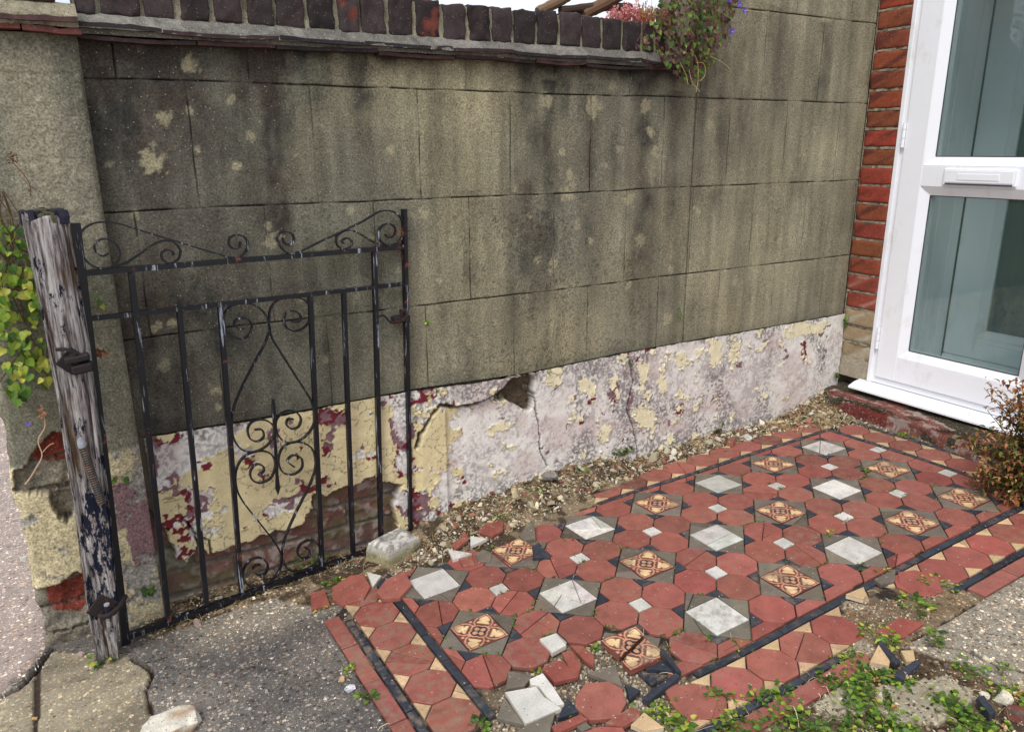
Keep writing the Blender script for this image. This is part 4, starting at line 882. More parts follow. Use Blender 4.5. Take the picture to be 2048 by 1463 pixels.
def band(c0, s0, n_, vert):
    for k in range(n_):
        u = s0 + .4142 * k; put(octa(c0, u) if vert else octa(u, c0), 'oct')
        v = u + .2071
        for s in (1, -1):
            T_ = [(c0 + s * .2071, v - .1213), (c0 + s * .2071, v + .1213), (c0 + s * .0858, v)]; put(T_ if vert else [(q_[1], q_[0]) for q_ in T_], 'cream')
band(-.69, -.245 + 0, 9, True); band(2.732, .23, 16, False); band(-.690, 2.32, 11, False); band(6.90, -.19, 7, True)
o = PM.build('tiled_path', M['tile'], None, label='geometric path of red octagons, white squares and patterned tiles'); o['kind'] = 'structure'

# ================================================================ LOOSE AND BROKEN TILES
def loose(name, label, cat, P, kind, h=.006, tilt=(0, 0), shift=(0, 0), rot=0, group=None, th=.011, world=False, stain=.15, enc=None, cracks=None, body=None, base=None):
    mb = MB()
    for Q in (cracks or [P]):
        tile_piece(mb, Q, kind, h=h + (RNG.normal(0, .0015) if cracks else 0), th=th, tilt=tilt, shift=shift, rot=rot, stain=stain, gap=.0012, world=world, body=body, jit=.03, base=base)
    if enc: enc_top(mb, enc, .2071, P, h=h, tilt=tilt, shift=shift, rot=rot, **({'cen': tuple(LW(np.array(np.mean([p[0] for p in P])), np.array(np.mean([p[1] for p in P]))))} if False else {}))
    V = np.concatenate(mb.V); l = V.mean(0); l[2] = V[:, 2].min()
    o = mb.build(name, M['tile'], None, loc=l); return tag(o, label, cat, group)
GL = 'loose floor tiles at the broken edge of the path'
o1 = octa(.5, 2.2071); o0 = octa(.5, 1.7929)
def at_px(P, px, py, rot=0.0, s=1.0, h=0):
    """shape P (metres, own centre) laid down on the ground under a picture point"""
    g = G(px, py, h)[:2]; ca, sa = math.cos(rot), math.sin(rot); c0 = np.mean(P, 0)
    return [(g[0] + ((x - c0[0]) * ca - (y - c0[1]) * sa) * s, g[1] + ((x - c0[0]) * sa + (y - c0[1]) * ca) * s) for x, y in P]
def px_poly(L, h=0): return [tuple(G(a, b_, h)[:2]) for a, b_ in L]
def lt(name, label, L, kind, h=.006, tilt=(0, 0), **k): return loose(name, label, 'tile', px_poly(L, h), kind, h, tilt, world=True, group=k.pop('group', GL), **k)
lt('floor_tile', 'whole raised red octagon tile near the bottom edge, between white and cream shards', [(1150, 1392), (1170, 1366), (1218, 1362), (1246, 1376), (1254, 1402), (1238, 1432), (1178, 1436), (1150, 1412)], 'oct', .010, (.02, .05), th=.012)
sq = [(1010, 1388), (1045, 1372), (1070, 1375), (1090, 1400), (1123, 1416), (1052, 1444)]
lt('floor_tile', 'large cracked white square tile, bigger piece, resting on taupe triangles', [(1009, 1382), (1073, 1371), (1090, 1392), (1124, 1414), (1050, 1444)], 'white', .014, (.02, .02), th=.012)
lt('floor_tile', 'long narrow white piece snapped off the large white square tile', [(1058, 1357), (1086, 1345), (1108, 1372), (1130, 1404), (1112, 1408), (1092, 1390), (1076, 1370), (1060, 1367)], 'white', .015, (.02, .04), th=.012)
lt('floor_tile', 'taupe triangle tile left of the big cracked white square', [(1008, 1392), (1050, 1446), (992, 1434)], 'taupe', .008, (0, .05))
lt('floor_tile', 'taupe triangle tile at the lower edge of the big white square', [(1052, 1447), (1112, 1422), (1098, 1475), (1028, 1462)], 'taupe', .008, (.03, .0))
lt('floor_tile', 'taupe triangle tile above the cracked white square piece', [(1016, 1339), (1068, 1349), (1050, 1370), (1010, 1377)], 'taupe', .006)
ci, cj = 1.0, 2.0; sqe = rect(ci - .2071, cj - .2071, ci + .2071, cj + .2071)
cutl = ([p for p in clip(sqe, .35, 1.0, .35 * ci + cj - .01)], [p for p in clip(sqe, -.35, -1.0, -.35 * ci - cj - .02)])
for k_, (Pq, sh, tl, nm) in enumerate([(cutl[0], (.0, .004), (.0, .02), 'right hand piece of the snapped patterned tile beside the red octagon'), (cutl[1], (-.004, -.002), (.02, .05), 'raised left hand piece of the snapped patterned tile over the rubble')]):
    mb = MB(); base_c = LW(np.array(ci), np.array(cj)); hh = .013
    c_p = LW(np.array(np.mean([p[0] for p in Pq])), np.array(np.mean([p[1] for p in Pq]))); dxy = c_p - base_c
    tile_piece(mb, Pq, 'enc', h=hh + tl[0] * dxy[0] + tl[1] * dxy[1], th=.013, tilt=tl, shift=sh, body=lin(146, 84, 70), jit=.02)
    sgn = 1 if k_ == 0 else -1; lim = -.01 if k_ == 0 else -.02
    enc_top(mb, (ci, cj), .2071, Pq, h=hh, tilt=tl, shift=sh, part=lambda u, v, sgn=sgn: (sgn * (.35 * u * .2071 + v * .2071) < (-.012 if sgn > 0 else -.022) + .006))
    Vv_ = np.concatenate(mb.V); l_ = Vv_.mean(0); l_[2] = Vv_[:, 2].min(); tag(mb.build('patterned_tile', M['tile'], None, loc=l_), nm, 'tile', GL)
lt('floor_tile', 'taupe triangle tile upper left of the snapped patterned tile', [(1208, 1262), (1262, 1269), (1203, 1294)], 'taupe', .006, group=GL)
lt('floor_tile', 'taupe triangle tile upper right of the snapped patterned tile', [(1285, 1270), (1322, 1274), (1314, 1302)], 'taupe', .008)
lt('floor_tile', 'taupe triangle tile lying loose below the snapped patterned tile', [(1171, 1343), (1232, 1329), (1247, 1372)], 'taupe', .008, (.02, .03))
lt('floor_tile', 'broken red octagon half with a curved break, left of the white gravel', [(1083, 1335), (1112, 1318), (1130, 1322), (1155, 1352), (1108, 1362)], 'red', .008, (.03, .03))
lt('floor_tile', 'dark red wedge of broken tile standing against the curved red half', [(1122, 1304), (1145, 1299), (1164, 1325), (1157, 1354), (1140, 1340)], 'red', .010, (-.08, .05))
lt('floor_tile', 'long orange red sliver of tile beside the small white square', [(1139, 1288), (1166, 1290), (1190, 1311), (1188, 1332), (1166, 1316)], 'red', .009, (.06, .02))
lt('floor_tile', 'small white square tile propped up by rubble with a red sliver at its side', [(1078, 1276), (1112, 1265), (1134, 1288), (1104, 1303)], 'white', .009, (.04, .04), th=.013)
lt('strip_tile', 'black strip tile tipped on its edge beside the snapped patterned tile', [(1318, 1302), (1328, 1298), (1364, 1338), (1356, 1342)], 'navy', .022, (0, .1), th=.016)
lt('strip_tile', 'black strip tile lying askew below the lower taupe triangle', [(1283, 1390), (1352, 1343), (1361, 1353), (1296, 1400)], 'navy', .012, (.05, 0), th=.014)
lt('floor_tile', 'navy triangle tile beneath the tipped black strip', [(1290, 1336), (1330, 1318), (1352, 1340)], 'navy', .006)
lt('floor_tile', 'speckled grey triangle tile by the lower black strip', [(1275, 1341), (1340, 1348), (1302, 1368)], 'navy', .004, stain=1.0)
lt('floor_tile', 'navy triangle tile between white square and red octagon', [(1134, 1392), (1160, 1420), (1114, 1436)], 'navy', .006)
lt('floor_tile', 'navy triangle tile right of the raised red octagon', [(1248, 1364), (1283, 1378), (1258, 1398)], 'navy', .005)
lt('floor_tile', 'pale pink broken shard with a chalky face beside the red octagon', [(1208, 1444), (1262, 1412), (1282, 1420), (1280, 1432), (1246, 1450)], 'red', .012, (.02, .1), stain=1.2)
lt('floor_tile', 'cream triangle tile lying at the bottom of the path', [(1260, 1448), (1288, 1422), (1330, 1452), (1290, 1460)], 'cream', .008, (.0, .05))
lt('floor_tile', 'flat red slab of tile left of the raised octagon at the bottom edge', [(1102, 1450), (1160, 1426), (1178, 1436), (1110, 1466)], 'red', .010, (.02, .04))
lt('floor_tile', 'tiny dark square tile piece next to a flat red slab', [(1152, 1450), (1172, 1440), (1184, 1452), (1164, 1462)], 'taupe', .006)
lt('floor_tile', 'red octagon cut by the bottom edge of the picture', [(1160, 1463), (1200, 1450), (1246, 1452), (1262, 1480), (1230, 1510), (1170, 1505)], 'oct', .006)
lt('floor_tile', 'two toned cracked red octagon half beside weeds at the bottom', [(1328, 1378), (1350, 1366), (1420, 1378), (1436, 1402), (1425, 1436), (1372, 1440), (1345, 1408)], 'oct', .002, cracks=None)
GL2 = 'tiles and shards lying loose beside the gate and wall'
lt('floor_tile', 'whole red octagon tile lying loose nearest the gate', [(665, 1172), (700, 1150), (728, 1148), (742, 1172), (728, 1196), (682, 1208), (664, 1196)], 'oct', .008, (.01, .02), group=GL2)
lt('floor_tile', 'short red brick tile left of the loose octagon by the gate', [(620, 1183), (650, 1178), (661, 1208), (622, 1218)], 'red', .006, group=GL2)
lt('floor_tile', 'tilted broken red octagon below the stone block, showing its side', [(752, 1185), (772, 1162), (810, 1143), (824, 1163), (800, 1188), (764, 1194)], 'oct', .020, (-.1, .22), th=.014, group=GL2)
lt('tile_shard', 'white and blue chipped triangle next to the loose octagon', [(733, 1144), (764, 1150), (745, 1171)], 'white', .012, (.05, .1), stain=.6, group=GL2)
lt('tile_shard', 'purple black shard between the white triangle and tilted octagon', [(752, 1168), (778, 1146), (786, 1150), (762, 1172)], 'navy', .014, (0, .1), group=GL2)
for nm, L, kd, st_, h_, tl_ in [('mottled white triangle shard with a dark side, right of the stone block', [(895, 1098), (945, 1105), (905, 1117)], 'white', 1.0, .012, (.05, .1)), ('thin white shard on the litter above the patterned tile', [(940, 1072), (976, 1075), (940, 1090)], 'white', .4, .014, (0, .12)),
                           ('pink red shard lying right of the stone block', [(903, 1085), (935, 1068), (938, 1078), (908, 1096)], 'red', .8, .016, (.1, .1)), ('grey triangle shard standing proud beside the wall rubble', [(1036, 1068), (1068, 1046), (1072, 1072), (1048, 1076)], 'taupe', .2, .018, (.1, .2)),
                           ('long dark red tile fragment lying near the plinth', [(952, 1062), (975, 1045), (1008, 1040), (1006, 1058), (985, 1070)], 'red', .3, .012, (0, .08)), ('low dark red tile edge half buried against the plinth', [(920, 1026), (955, 1016), (956, 1028), (924, 1036)], 'red', .3, .018, (0, .1)), ('second dark red edge buried against the plinth, to the right', [(962, 1022), (1008, 1008), (1010, 1018), (966, 1032)], 'red', .3, .020, (0, .1)),
                           ('navy sliver lying in the litter below the buried red edges', [(925, 1044), (960, 1028), (962, 1034), (930, 1052)], 'navy', .2, .014, (0, .1)), ('navy triangle tile right of the loose patterned tile', [(1063, 1092), (1078, 1086), (1102, 1110), (1066, 1112)], 'navy', .2, .014, (.1, .12)), ('pinkish broken tile below the mottled white triangle', [(916, 1116), (945, 1108), (950, 1128), (925, 1131)], 'red', 1.1, .006, (0, 0)), ('dark grey tile half hidden right of the stone block', [(950, 1108), (965, 1097), (985, 1104), (982, 1122), (955, 1122)], 'taupe', .5, .004, (0, 0))]:
    lt('tile_shard', nm, L, kd, h_, tl_, stain=st_, group=GL2)
a1 = (1.0, 0.0); sq1 = rect(.7929, -.2071, 1.2071, .2071); mb = MB(); tile_piece(mb, sq1, 'enc', h=.006, tilt=(.02, .01), shift=(.002, .004), rot=.05, jit=.02, body=lin(150, 100, 80)); enc_top(mb, a1, .2071, sq1, h=.006, tilt=(.02, .01), shift=(.002, .004), rot=.05)
Vv_ = np.concatenate(mb.V); l_ = Vv_.mean(0); l_[2] = Vv_[:, 2].min(); tag(mb.build('patterned_tile', M['tile'], None, loc=l_), 'whole patterned tile lying loose, nearest the stone block', 'tile', GL2)
lt('floor_tile', 'taupe triangle tile below the loose patterned tile', [(1012, 1126), (1062, 1112), (1070, 1128), (1030, 1132)], 'taupe', .003, group=GL2)
GL3 = 'loose tiles at the right hand edge of the path'
lt('floor_tile', 'grey taupe triangle tile lying on the black strip at right', [(1747, 1157), (1792, 1137), (1790, 1160), (1762, 1168)], 'taupe', .010, (0, .08), group=GL3)
lt('floor_tile', 'cream wedge tile standing proud on the right hand band', [(1690, 1188), (1728, 1172), (1734, 1188), (1728, 1195)], 'cream', .016, (0, .14), th=.014, group=GL3)
lt('floor_tile', 'upright cream triangle tile beside the crossed black sticks', [(1738, 1322), (1757, 1290), (1782, 1318), (1780, 1326)], 'cream', .018, (.05, .25), th=.014, group=GL3)
lt('floor_tile', 'pale cream tile piece behind the crossed black sticks', [(1800, 1300), (1828, 1298), (1832, 1318), (1812, 1322)], 'cream', .010, (0, .1), group=GL3)
lt('strip_tile', 'long black strip tile leaning left in the crossed pair', [(1752, 1284), (1762, 1280), (1802, 1318), (1794, 1326)], 'navy', .026, (0, .12), th=.014, group=GL3)
lt('strip_tile', 'short thick black strip tile lying under the crossed pair', [(1786, 1346), (1832, 1316), (1842, 1324), (1806, 1358)], 'navy', .020, (0, .05), th=.016, group=GL3)
lt('strip_tile', 'single black strip tile among weeds at bottom right', [(1952, 1394), (1968, 1388), (1994, 1420), (1980, 1426)], 'navy', .022, (0, .1), th=.018, group=GL3)
lt('floor_tile', 'flat red slab tile below the damaged patch at right', [(1748, 1262), (1800, 1232), (1850, 1245), (1806, 1275)], 'red', .004, group=GL3)
lt('floor_tile', 'worn red octagon with a white scuff at the broken right edge', [(1795, 1142), (1830, 1138), (1878, 1152), (1885, 1180), (1868, 1190), (1820, 1180), (1795, 1162)], 'oct', .003, group=GL3)

# ================================================================ STONES
def hullstone(name, label, px, py, size, c, c2=None, n=26, seed=0, flat=.6, rz=0, cat='stone', group=None, sub=2, h=0, sharp=.6, pos=None):
    r = np.random.default_rng(seed); g = G(px, py, h) if pos is None else np.array(pos)
    bm = bmesh.new(); P = r.normal(size=(n, 3)); P /= np.linalg.norm(P, axis=1)[:, None]; P = np.sign(P) * np.abs(P) ** sharp; P *= r.uniform(.75, 1, (n, 1)) * np.array(size) / 2 * np.array([1, 1, 1])
    for p in P: bm.verts.new(p)
    ret = bmesh.ops.convex_hull(bm, input=bm.verts[:]); bmesh.ops.delete(bm, geom=[v for v in bm.verts if not v.link_faces], context='VERTS')
    bmesh.ops.subdivide_edges(bm, edges=bm.edges[:], cuts=sub, use_grid_fill=True); bmesh.ops.triangulate(bm, faces=bm.faces[:])
    V = np.array([v.co[:] for v in bm.verts]); Fs = [[v.index for v in f.verts] for f in bm.faces]; 
    bm.verts.index_update(); Fs = [[v.index for v in f.verts] for f in bm.faces]; bm.free()
    k = 1.6 / max(size); V = V + (np.stack([fbm(V[:, 1] * 50 + seed, V[:, 2] * 50, 801), fbm(V[:, 0] * 50, V[:, 2] * 50 + seed, 802), fbm(V[:, 0] * 50 + seed, V[:, 1] * 50, 803)], -1) - .5) * min(size) * .22
    ca, sa = math.cos(rz), math.sin(rz); V = np.stack([V[:, 0] * ca - V[:, 1] * sa, V[:, 0] * sa + V[:, 1] * ca, V[:, 2]], -1)
    V[:, 2] -= V[:, 2].min() + min(size) * .12; base = hgt(g[0], g[1]) if pos is None else pos[2]
    V = V + [g[0], g[1], base]; cc = np.ones((len(V), 3)) * c * (.75 + .5 * fbm(V[:, 0] * 60, V[:, 1] * 60 + V[:, 2] * 40, 805))[:, None]
    if c2 is not None: cc = mixc(cc, np.ones((len(V), 3)) * c2, sm(.5, .6, fbm(V[:, 0] * 30 + seed, V[:, 1] * 30 + V[:, 2] * 30, 806)))
    o = mk(name, V, Fs, M['stone'], None, col=cc, loc=(g[0], g[1], base)); return tag(o, label, cat, group)
def block():
    """squarish cast block with a sunk tray in its top"""
    mb = MB(); n = 34; g = G(808, 1112); base = hgt(g[0], g[1]) - .006
    u = np.linspace(-1, 1, n); U, Vg = np.meshgrid(u, u, indexing='ij'); lx, ly, hz = .072, .050, .058
    r = np.maximum(np.abs(U) , np.abs(Vg)); top = r < .82
    X = U * lx * .88; Y = Vg * ly * .86; Z = np.full(U.shape, hz)
    tray = sm(.50, .40, np.maximum(np.abs(U + .15), np.abs(Vg - .1))) ; Z = Z - .010 * tray
    ed = sm(.80, 1, r); Z = Z - ed * .010; X = X + np.sign(U) * ed * .004
    X = X - .010 * sm(.2, 1, U) * (Vg < 0) * 1.0
    Z = Z - .006 * (U + 1) / 2 + (fbm(U * 5, Vg * 5, 811) - .5) * .004 + (fbm(U * 22, Vg * 22, 812) - .5) * .002
    V = np.stack([X, Y, Z], -1).reshape(-1, 3); Fc = [tuple(f) for f in grid_faces(n, n)]
    ringi = [i * n for i in range(n)] + [(n - 1) * n + j for j in range(1, n)] + [i * n + n - 1 for i in range(n - 2, -1, -1)] + [j for j in range(n - 2, 0, -1)]
    VV = [V]; prev = ringi; cnt = n * n; R0 = V[ringi]; cols = [mixc(np.ones((n * n, 3)) * lin(204, 200, 192), np.ones((n * n, 3)) * lin(132, 128, 120), sm(.42, .62, fbm(U * 4, Vg * 4, 815)).ravel() * .8)]
    for k in range(1, 9):
        t = k / 8; Q = R0.copy(); Q[:, :2] *= 1 + .14 * math.sin(t * 1.5); Q[:, 2] = R0[:, 2] * (1 - t) - .004 * t; ang = np.arctan2(Q[:, 1], Q[:, 0])
        Q[:, :2] *= (1 + (fbm(ang * 3, t * 3 + np.zeros_like(ang), 816) - .5) * .12)[:, None]; VV.append(Q); idx = list(range(cnt, cnt + len(Q))); cnt += len(Q)
        Fc += [(prev[i], idx[i], idx[(i + 1) % len(Q)], prev[(i + 1) % len(Q)]) for i in range(len(Q))]; prev = idx
        cols.append(np.ones((len(Q), 3)) * mixc(lin(196, 192, 182)[None], lin(146, 138, 104)[None], np.array([min(1, t * 1.8)]))[0])
    V = np.concatenate(VV); a = .42; ca, sa = math.cos(a), math.sin(a); V = np.stack([V[:, 0] * ca - V[:, 1] * sa, V[:, 0] * sa + V[:, 1] * ca, V[:, 2]], -1) + [g[0] - .01, g[1] + .045, base]
    cc = np.concatenate(cols); cc = cc * (.75 + .5 * fbm(V[:, 0] * 70, V[:, 2] * 70 + V[:, 1] * 60, 818))[:, None]
    o = mk('stone_block', V, Fc, M['stone'], None, col=cc, smooth=False, loc=(g[0], g[1] + .04, base)); tag(o, 'grey cast stone block with a sunken top holding the gate against the wall', 'block')
block()
pale, grey, lime = lin(196, 188, 170), lin(150, 146, 138), lin(214, 206, 186)
for i, (px, py, sz, c, lb) in enumerate([
    (1026, 985, (.055, .034, .030), lime, 'pale squarish rubble stone lying hard against the plinth'), (1030, 1012, (.058, .042, .040), lin(190, 176, 140), 'yellowish rough rubble stone in front of the pale squarish one'),
    (1098, 985, (.075, .05, .03), grey, 'low grey slab of mortar half buried in litter'), (1333, 912, (.052, .026, .020), lime, 'oblong white stone by the plinth, left of a small round one'), (1388, 906, (.024, .02, .018), lime, 'small round white stone between two oblong ones'),
    (1418, 893, (.05, .032, .022), lin(188, 180, 150), 'mossy pale stone with a green sprig beside the path border'), (1493, 878, (.062, .034, .022), lin(196, 196, 188), 'flat white stone at the far end of the plinth'), (1455, 902, (.038, .02, .016), lin(140, 110, 90), 'small brown lump of rubble beside the dark chip'),
    (1655, 842, (.03, .026, .022), lin(190, 174, 130), 'yellow lump of mortar in the dead grass by the step'), (1637, 836, (.045, .03, .02), lin(170, 150, 110), 'broad tan lump of rubble in the corner by the step'), (1676, 852, (.018, .014, .01), lime, 'small white chip in the corner by the step'),
    (45, 1118, (.052, .022, .010), lin(190, 190, 168), 'flat pale flake of stone lying on the street pavement'), (68, 1432, (.014, .012, .009), lin(196, 160, 110), 'small orange brown pebble in the crack of the pavement slab'),
    (2002, 1398, (.045, .04, .034), lime, 'large white angular stone beside the black strip at bottom right'), (1968, 1392, (.026, .02, .018), lime, 'smaller white stone left of the large angular one'), (1758, 1398, (.045, .018, .012), lin(216, 212, 196), 'narrow white stone lying across the concrete patch'),
    (1972, 1322, (.024, .02, .014), lin(214, 206, 180), 'single cream pebble set on the rough concrete'), (700, 1378, (.030, .024, .014), lin(222, 222, 226), 'lumpy white blob of plaster on the dark apron'), (684, 1358, (.018, .016, .012), lin(200, 166, 128), 'dry tan lump just above the white plaster blob'),
    (1030, 1395 + 90, (.03, .03, .02), grey, 'grey stone just below the bottom edge tiles'), (275, 1380, (.026, .014, .006), lin(176, 170, 156), 'flat grey flake on the cracked concrete slab'), (162, 1312, (.020, .018, .014), lin(160, 140, 136), 'pinkish pebble beside the foot of the timber post'),
    (548, 1112, (.03, .02, .014), lin(180, 176, 168), 'pale chip of plaster under the gate bottom rail'), (395, 1245, (.045, .025, .012), lin(150, 130, 120), 'flat brownish stone beneath the gate near its hinge side')]):
    hullstone('rubble_stone', lb, px, py, sz, c, c * .72, seed=i + 3, rz=i * 1.3, n=22 + i % 5, group='rubble stones scattered over the ground', sharp=.7)
hullstone('rubble_stone', 'big white crumbling lump of mortar cut by the bottom edge', 345, 1463, (.14, .10, .045), lin(214, 208, 192), lin(176, 150, 122), seed=91, rz=.3, n=40, group='rubble stones scattered over the ground')
hullstone('brick_fragment', 'red brick fragment among weeds at the bottom right corner', 2040, 1432, (.07, .04, .03), lin(120, 62, 56), lin(100, 84, 70), seed=95, rz=-.6, cat='brick')

# ================================================================ TIMBER GATE POST
tp = thing('timber_post', 'weathered grey timber gate post with flaking blue paint and a rotten foot', 'post', (-.80, .155, -.035))
def post():
    nz, na = 150, 72; zs = np.linspace(-.035, 1.052, nz); V = []; al = []
    for z in zs:
        x0 = np.interp(z, [-.04, .12, .41, .76, 1.06], [-.838, -.836, -.8235, -.8205, -.826]); x1 = np.interp(z, [-.04, .06, .14, .41, .76, 1.06], [-.786, -.782, -.772, -.757, -.744, -.749])
        y0 = np.interp(z, [-.04, .1, 1.05], [.122, .112, .108]); y1 = .192
        for k in range(na):
            t = 2 * math.pi * k / na; cx, cy = math.cos(t), math.sin(t); e = .22; px_, py_ = math.copysign(abs(cx) ** e, cx), math.copysign(abs(cy) ** e, cy)
            gr = (fbm(k * 1.1, z * 2.2, 901, 3) - .5) * .010 + (vn(k * 3.3, z * 7, 905) - .5) * .003
            sp = .013 * math.exp(-((k - 48 - 3 * math.sin(z * 5)) / 1.0) ** 2) * (0.3 < z < .82) + .010 * math.exp(-((k - 58 - 2 * math.sin(z * 7 + 1)) / .8) ** 2) * (z > .5)
            rot_ = .018 * max(0, 1 - (z + .04) / .13) * (vn(k * .5, z * 20, 907) - .1)
            r = 1 - (gr * -1 + sp + rot_) / .037
            zz = z
            if z > 1.0: zz = z - (fbm(k * .55, 3, 910) - .25) * .045 * (z - 1.0) / .052
            V.append(((x0 + x1) / 2 + px_ * (x1 - x0) / 2 * r, (y0 + y1) / 2 + py_ * (y1 - y0) / 2 * r, zz))
            al.append(np.clip(.5 + (.35 if .02 < z < .42 else -.15 if z > .6 else .05) + .25 * math.exp(-((z - .85) / .05) ** 2) + .3 * cx * (z < .5) - .5 * (z < .10), 0, 1))
    Fs = [(i * na + k, i * na + (k + 1) % na, (i + 1) * na + (k + 1) % na, (i + 1) * na + k) for i in range(nz - 1) for k in range(na)]
    c0 = len(V); V.append((-.787, .15, 1.02)); al.append(.3); Fs += [((nz - 1) * na + k, (nz - 1) * na + (k + 1) % na, c0) for k in range(na)]
    mk('shaft', V, Fs, M['timber'], tp, col=np.c_[np.ones((len(V), 3)), np.array(al)], smooth=True)
post()
b = MB(); r_ = np.random.default_rng(4)
for k in range(60):
    x = r_.uniform(-.83, -.748); y = r_.uniform(.11, .18); s = r_.uniform(.004, .010); lumpy_box((x - s, y - s, 1.03 + r_.uniform(-.008, .01)), (x + s, y + s, 1.045 + r_.uniform(0, .012)), lin(44, 42, 56) if r_.random() < .6 else lin(84, 80, 60), None, 2, .004, .003, b, k)
b.build('rotten_top', M['chip'], tp)
def rotbox(mb, ctr, half, ang, axis, bev=.002):
    V, Fs = bevbox(-np.array(half), np.array(half), bev); from mathutils import Matrix as Mx; R_ = np.array(Mx.Rotation(ang, 3, axis)); mb.add(V @ R_.T + ctr, Fs)
p = W(150, 722, y=.100); hb1 = MB(); rotbox(hb1, p + [-.006, .006, .0], (.021, .003, .024), math.radians(45), 'Y'); rotbox(hb1, p + [.012, -.016, -.012], (.021, .016, .010), -.12, 'Y', .004)
h1 = hb1.build('hinge_plate', M['rust'], tp); b = MB(); b.tube([p + [.0, -.02, .0], p + [.0, -.02, .022]], .0085, 12); b.tube(crom([p + [-.03, .0, .03], p + [-.012, -.018, .032], p + [.004, -.02, .020]], 5), .004, 6); rotbox(b, p + [.005, -.018, .010], (.024, .014, .007), -.1, 'Y', .003); b.build('hinge_pin', M['rust'], h1)
p = W(212, 1222, y=.100); hb2 = MB(); rotbox(hb2, p + [-.006, .006, .01], (.024, .003, .026), math.radians(42), 'Y'); h2 = hb2.build('hinge_plate', M['rust'], tp); b = MB(); b.tube([p + [.004, -.012, -.01], p + [.004, -.012, .022]], .0065, 12)
b.tube(crom([p + [.045, .03, .010], p + [.03, -.006, .008], p + [.006, -.026, .004], p + [-.012, -.014, .0], p + [-.006, .002, .0]], 5), .006, 8); b.build('hinge_pin', M['rust'], h2)
b = MB(); b.tube([p + [.004, -.012, .0222], p + [.004, -.012, .0262]], .0062, 12); b.build('pin_cap', M['metal'], h2)
# return spring
A_ = W(165, 892, y=.088); B_ = W(204, 1008, y=.098); b = MB(); T_ = (B_ - A_) / np.linalg.norm(B_ - A_); U_ = np.cross(T_, [0, 1, 0]); U_ /= np.linalg.norm(U_); W_ = np.cross(T_, U_); L_ = np.linalg.norm(B_ - A_); nt_ = 26; t_ = np.linspace(0, 1, nt_ * 14)
rr = .0085 * (1 - .15 * t_); P_ = A_ + T_ * (t_ * L_)[:, None] + U_ * (np.cos(t_ * nt_ * 2 * math.pi) * rr)[:, None] + W_ * (np.sin(t_ * nt_ * 2 * math.pi) * rr)[:, None]; b.tube(P_, .0017, 5)
b.build('return_spring', M['spring'], tp, smooth=True); b = MB(); b.tube([A_ - T_ * .017, A_ - T_ * .008, A_ + T_ * .002], [.0065, .0085, .0085], 14); b.tube([A_ - T_ * .020, A_ - T_ * .016], .0045, 10); b.build('spring_cap', M['metal'], tp); b = MB(); b.tube([B_, B_ + T_ * .006 + [.012, 0, 0]], .003, 6); b.build('spring_hook', M['rust'], tp)

# ================================================================ IRON GATE
L0 = np.array([-1.02 * .75, .25 * .75, 0]); L1 = np.array([.09 * .75, .395 * .75, 0]); GN = np.cross(L1 - L0, [0, 0, 1.0]); GN /= np.linalg.norm(GN)
gt = thing('iron_gate', 'black wrought iron garden gate with scrolls, swung open against the wall', 'gate', (L0[0], L0[1], -.02))
def gp_(px, py, off=0.0): return PLN(px, py, L0 + GN * off, L1 + GN * off)
def bar(name, a, b_, half, mat='iron', n=10, off=0):
    P0, P1 = gp_(*a, off), gp_(*b_, off); t = np.linspace(0, 1, n)[:, None]; mb = MB(); mb.tube(P0 + (P1 - P0) * t, [half] * n if np.ndim(half) == 0 else [tuple(half)] * n, 4, flat=GN); return mb.build(name, M[mat], gt)
bar('stile', (150, 446), (252, 1285), (.0095, .010)); bar('stile', (808, 418), (820, 1062), (.0055, .009))
bar('rail', (166, 546), (812, 493), (.0062, .0085)); bar('rail', (181, 637), (812, 567), (.0052, .007)); bar('rail', (250, 1273), (768, 1090), (.0066, .009))
bar('upright', (262, 545), (337, 1240), .0064); bar('upright', (748, 499), (762, 1080), .0064)
for a, b_ in (((358, 617), (413, 1208)), ((440, 609), (483, 1183)), ((620, 587), (644, 1130)), ((687, 579), (706, 1105))): bar('upright', a, b_, .0060)
z4f = lambda P: [(120 + x / 2.7676, 400 + y / 2.7676) for x, y in P]; hz_ = lambda P: [(400 + x / 2.36, 560 + y / 2.36) for x, y in P]
def scroll(P, off=0.0, wdt=.0052, th=.0019):
    Q = crom(P, 7); Q3 = np.array([gp_(x, y, off) for x, y in Q]); mb = MB(); mb.tube(Q3, [(th, wdt)] * len(Q3), 4, flat=GN); mb.build('scroll', M['iron'], gt)
scroll(z4f([(268, 292), (240, 310), (205, 295), (190, 258), (210, 225), (255, 215), (305, 240), (330, 290), (315, 345), (265, 375), (200, 372), (140, 330), (108, 260), (110, 195), (150, 145), (220, 122), (320, 130), (450, 170), (600, 215), (760, 265), (880, 300), (930, 315), (985, 315), (1025, 290), (1040, 245), (1020, 205), (975, 193), (940, 210), (935, 245), (960, 268), (990, 260), (1000, 230)]))
scroll(z4f([(290, 372), (360, 350), (440, 300), (510, 250), (575, 225), (630, 235), (665, 275), (655, 325), (610, 350), (570, 330), (562, 295), (590, 275), (622, 285), (630, 305)]))
scroll(z4f([(1800, 190), (1820, 208), (1850, 195), (1857, 160), (1830, 133), (1790, 138), (1763, 175), (1770, 220), (1810, 250), (1860, 240), (1895, 200), (1900, 140), (1875, 85), (1820, 58), (1760, 68), (1680, 115), (1580, 165), (1450, 225), (1320, 288), (1275, 298), (1230, 270), (1203, 220), (1215, 185), (1255, 175), (1290, 195), (1290, 230), (1265, 248), (1240, 235), (1232, 208)]))
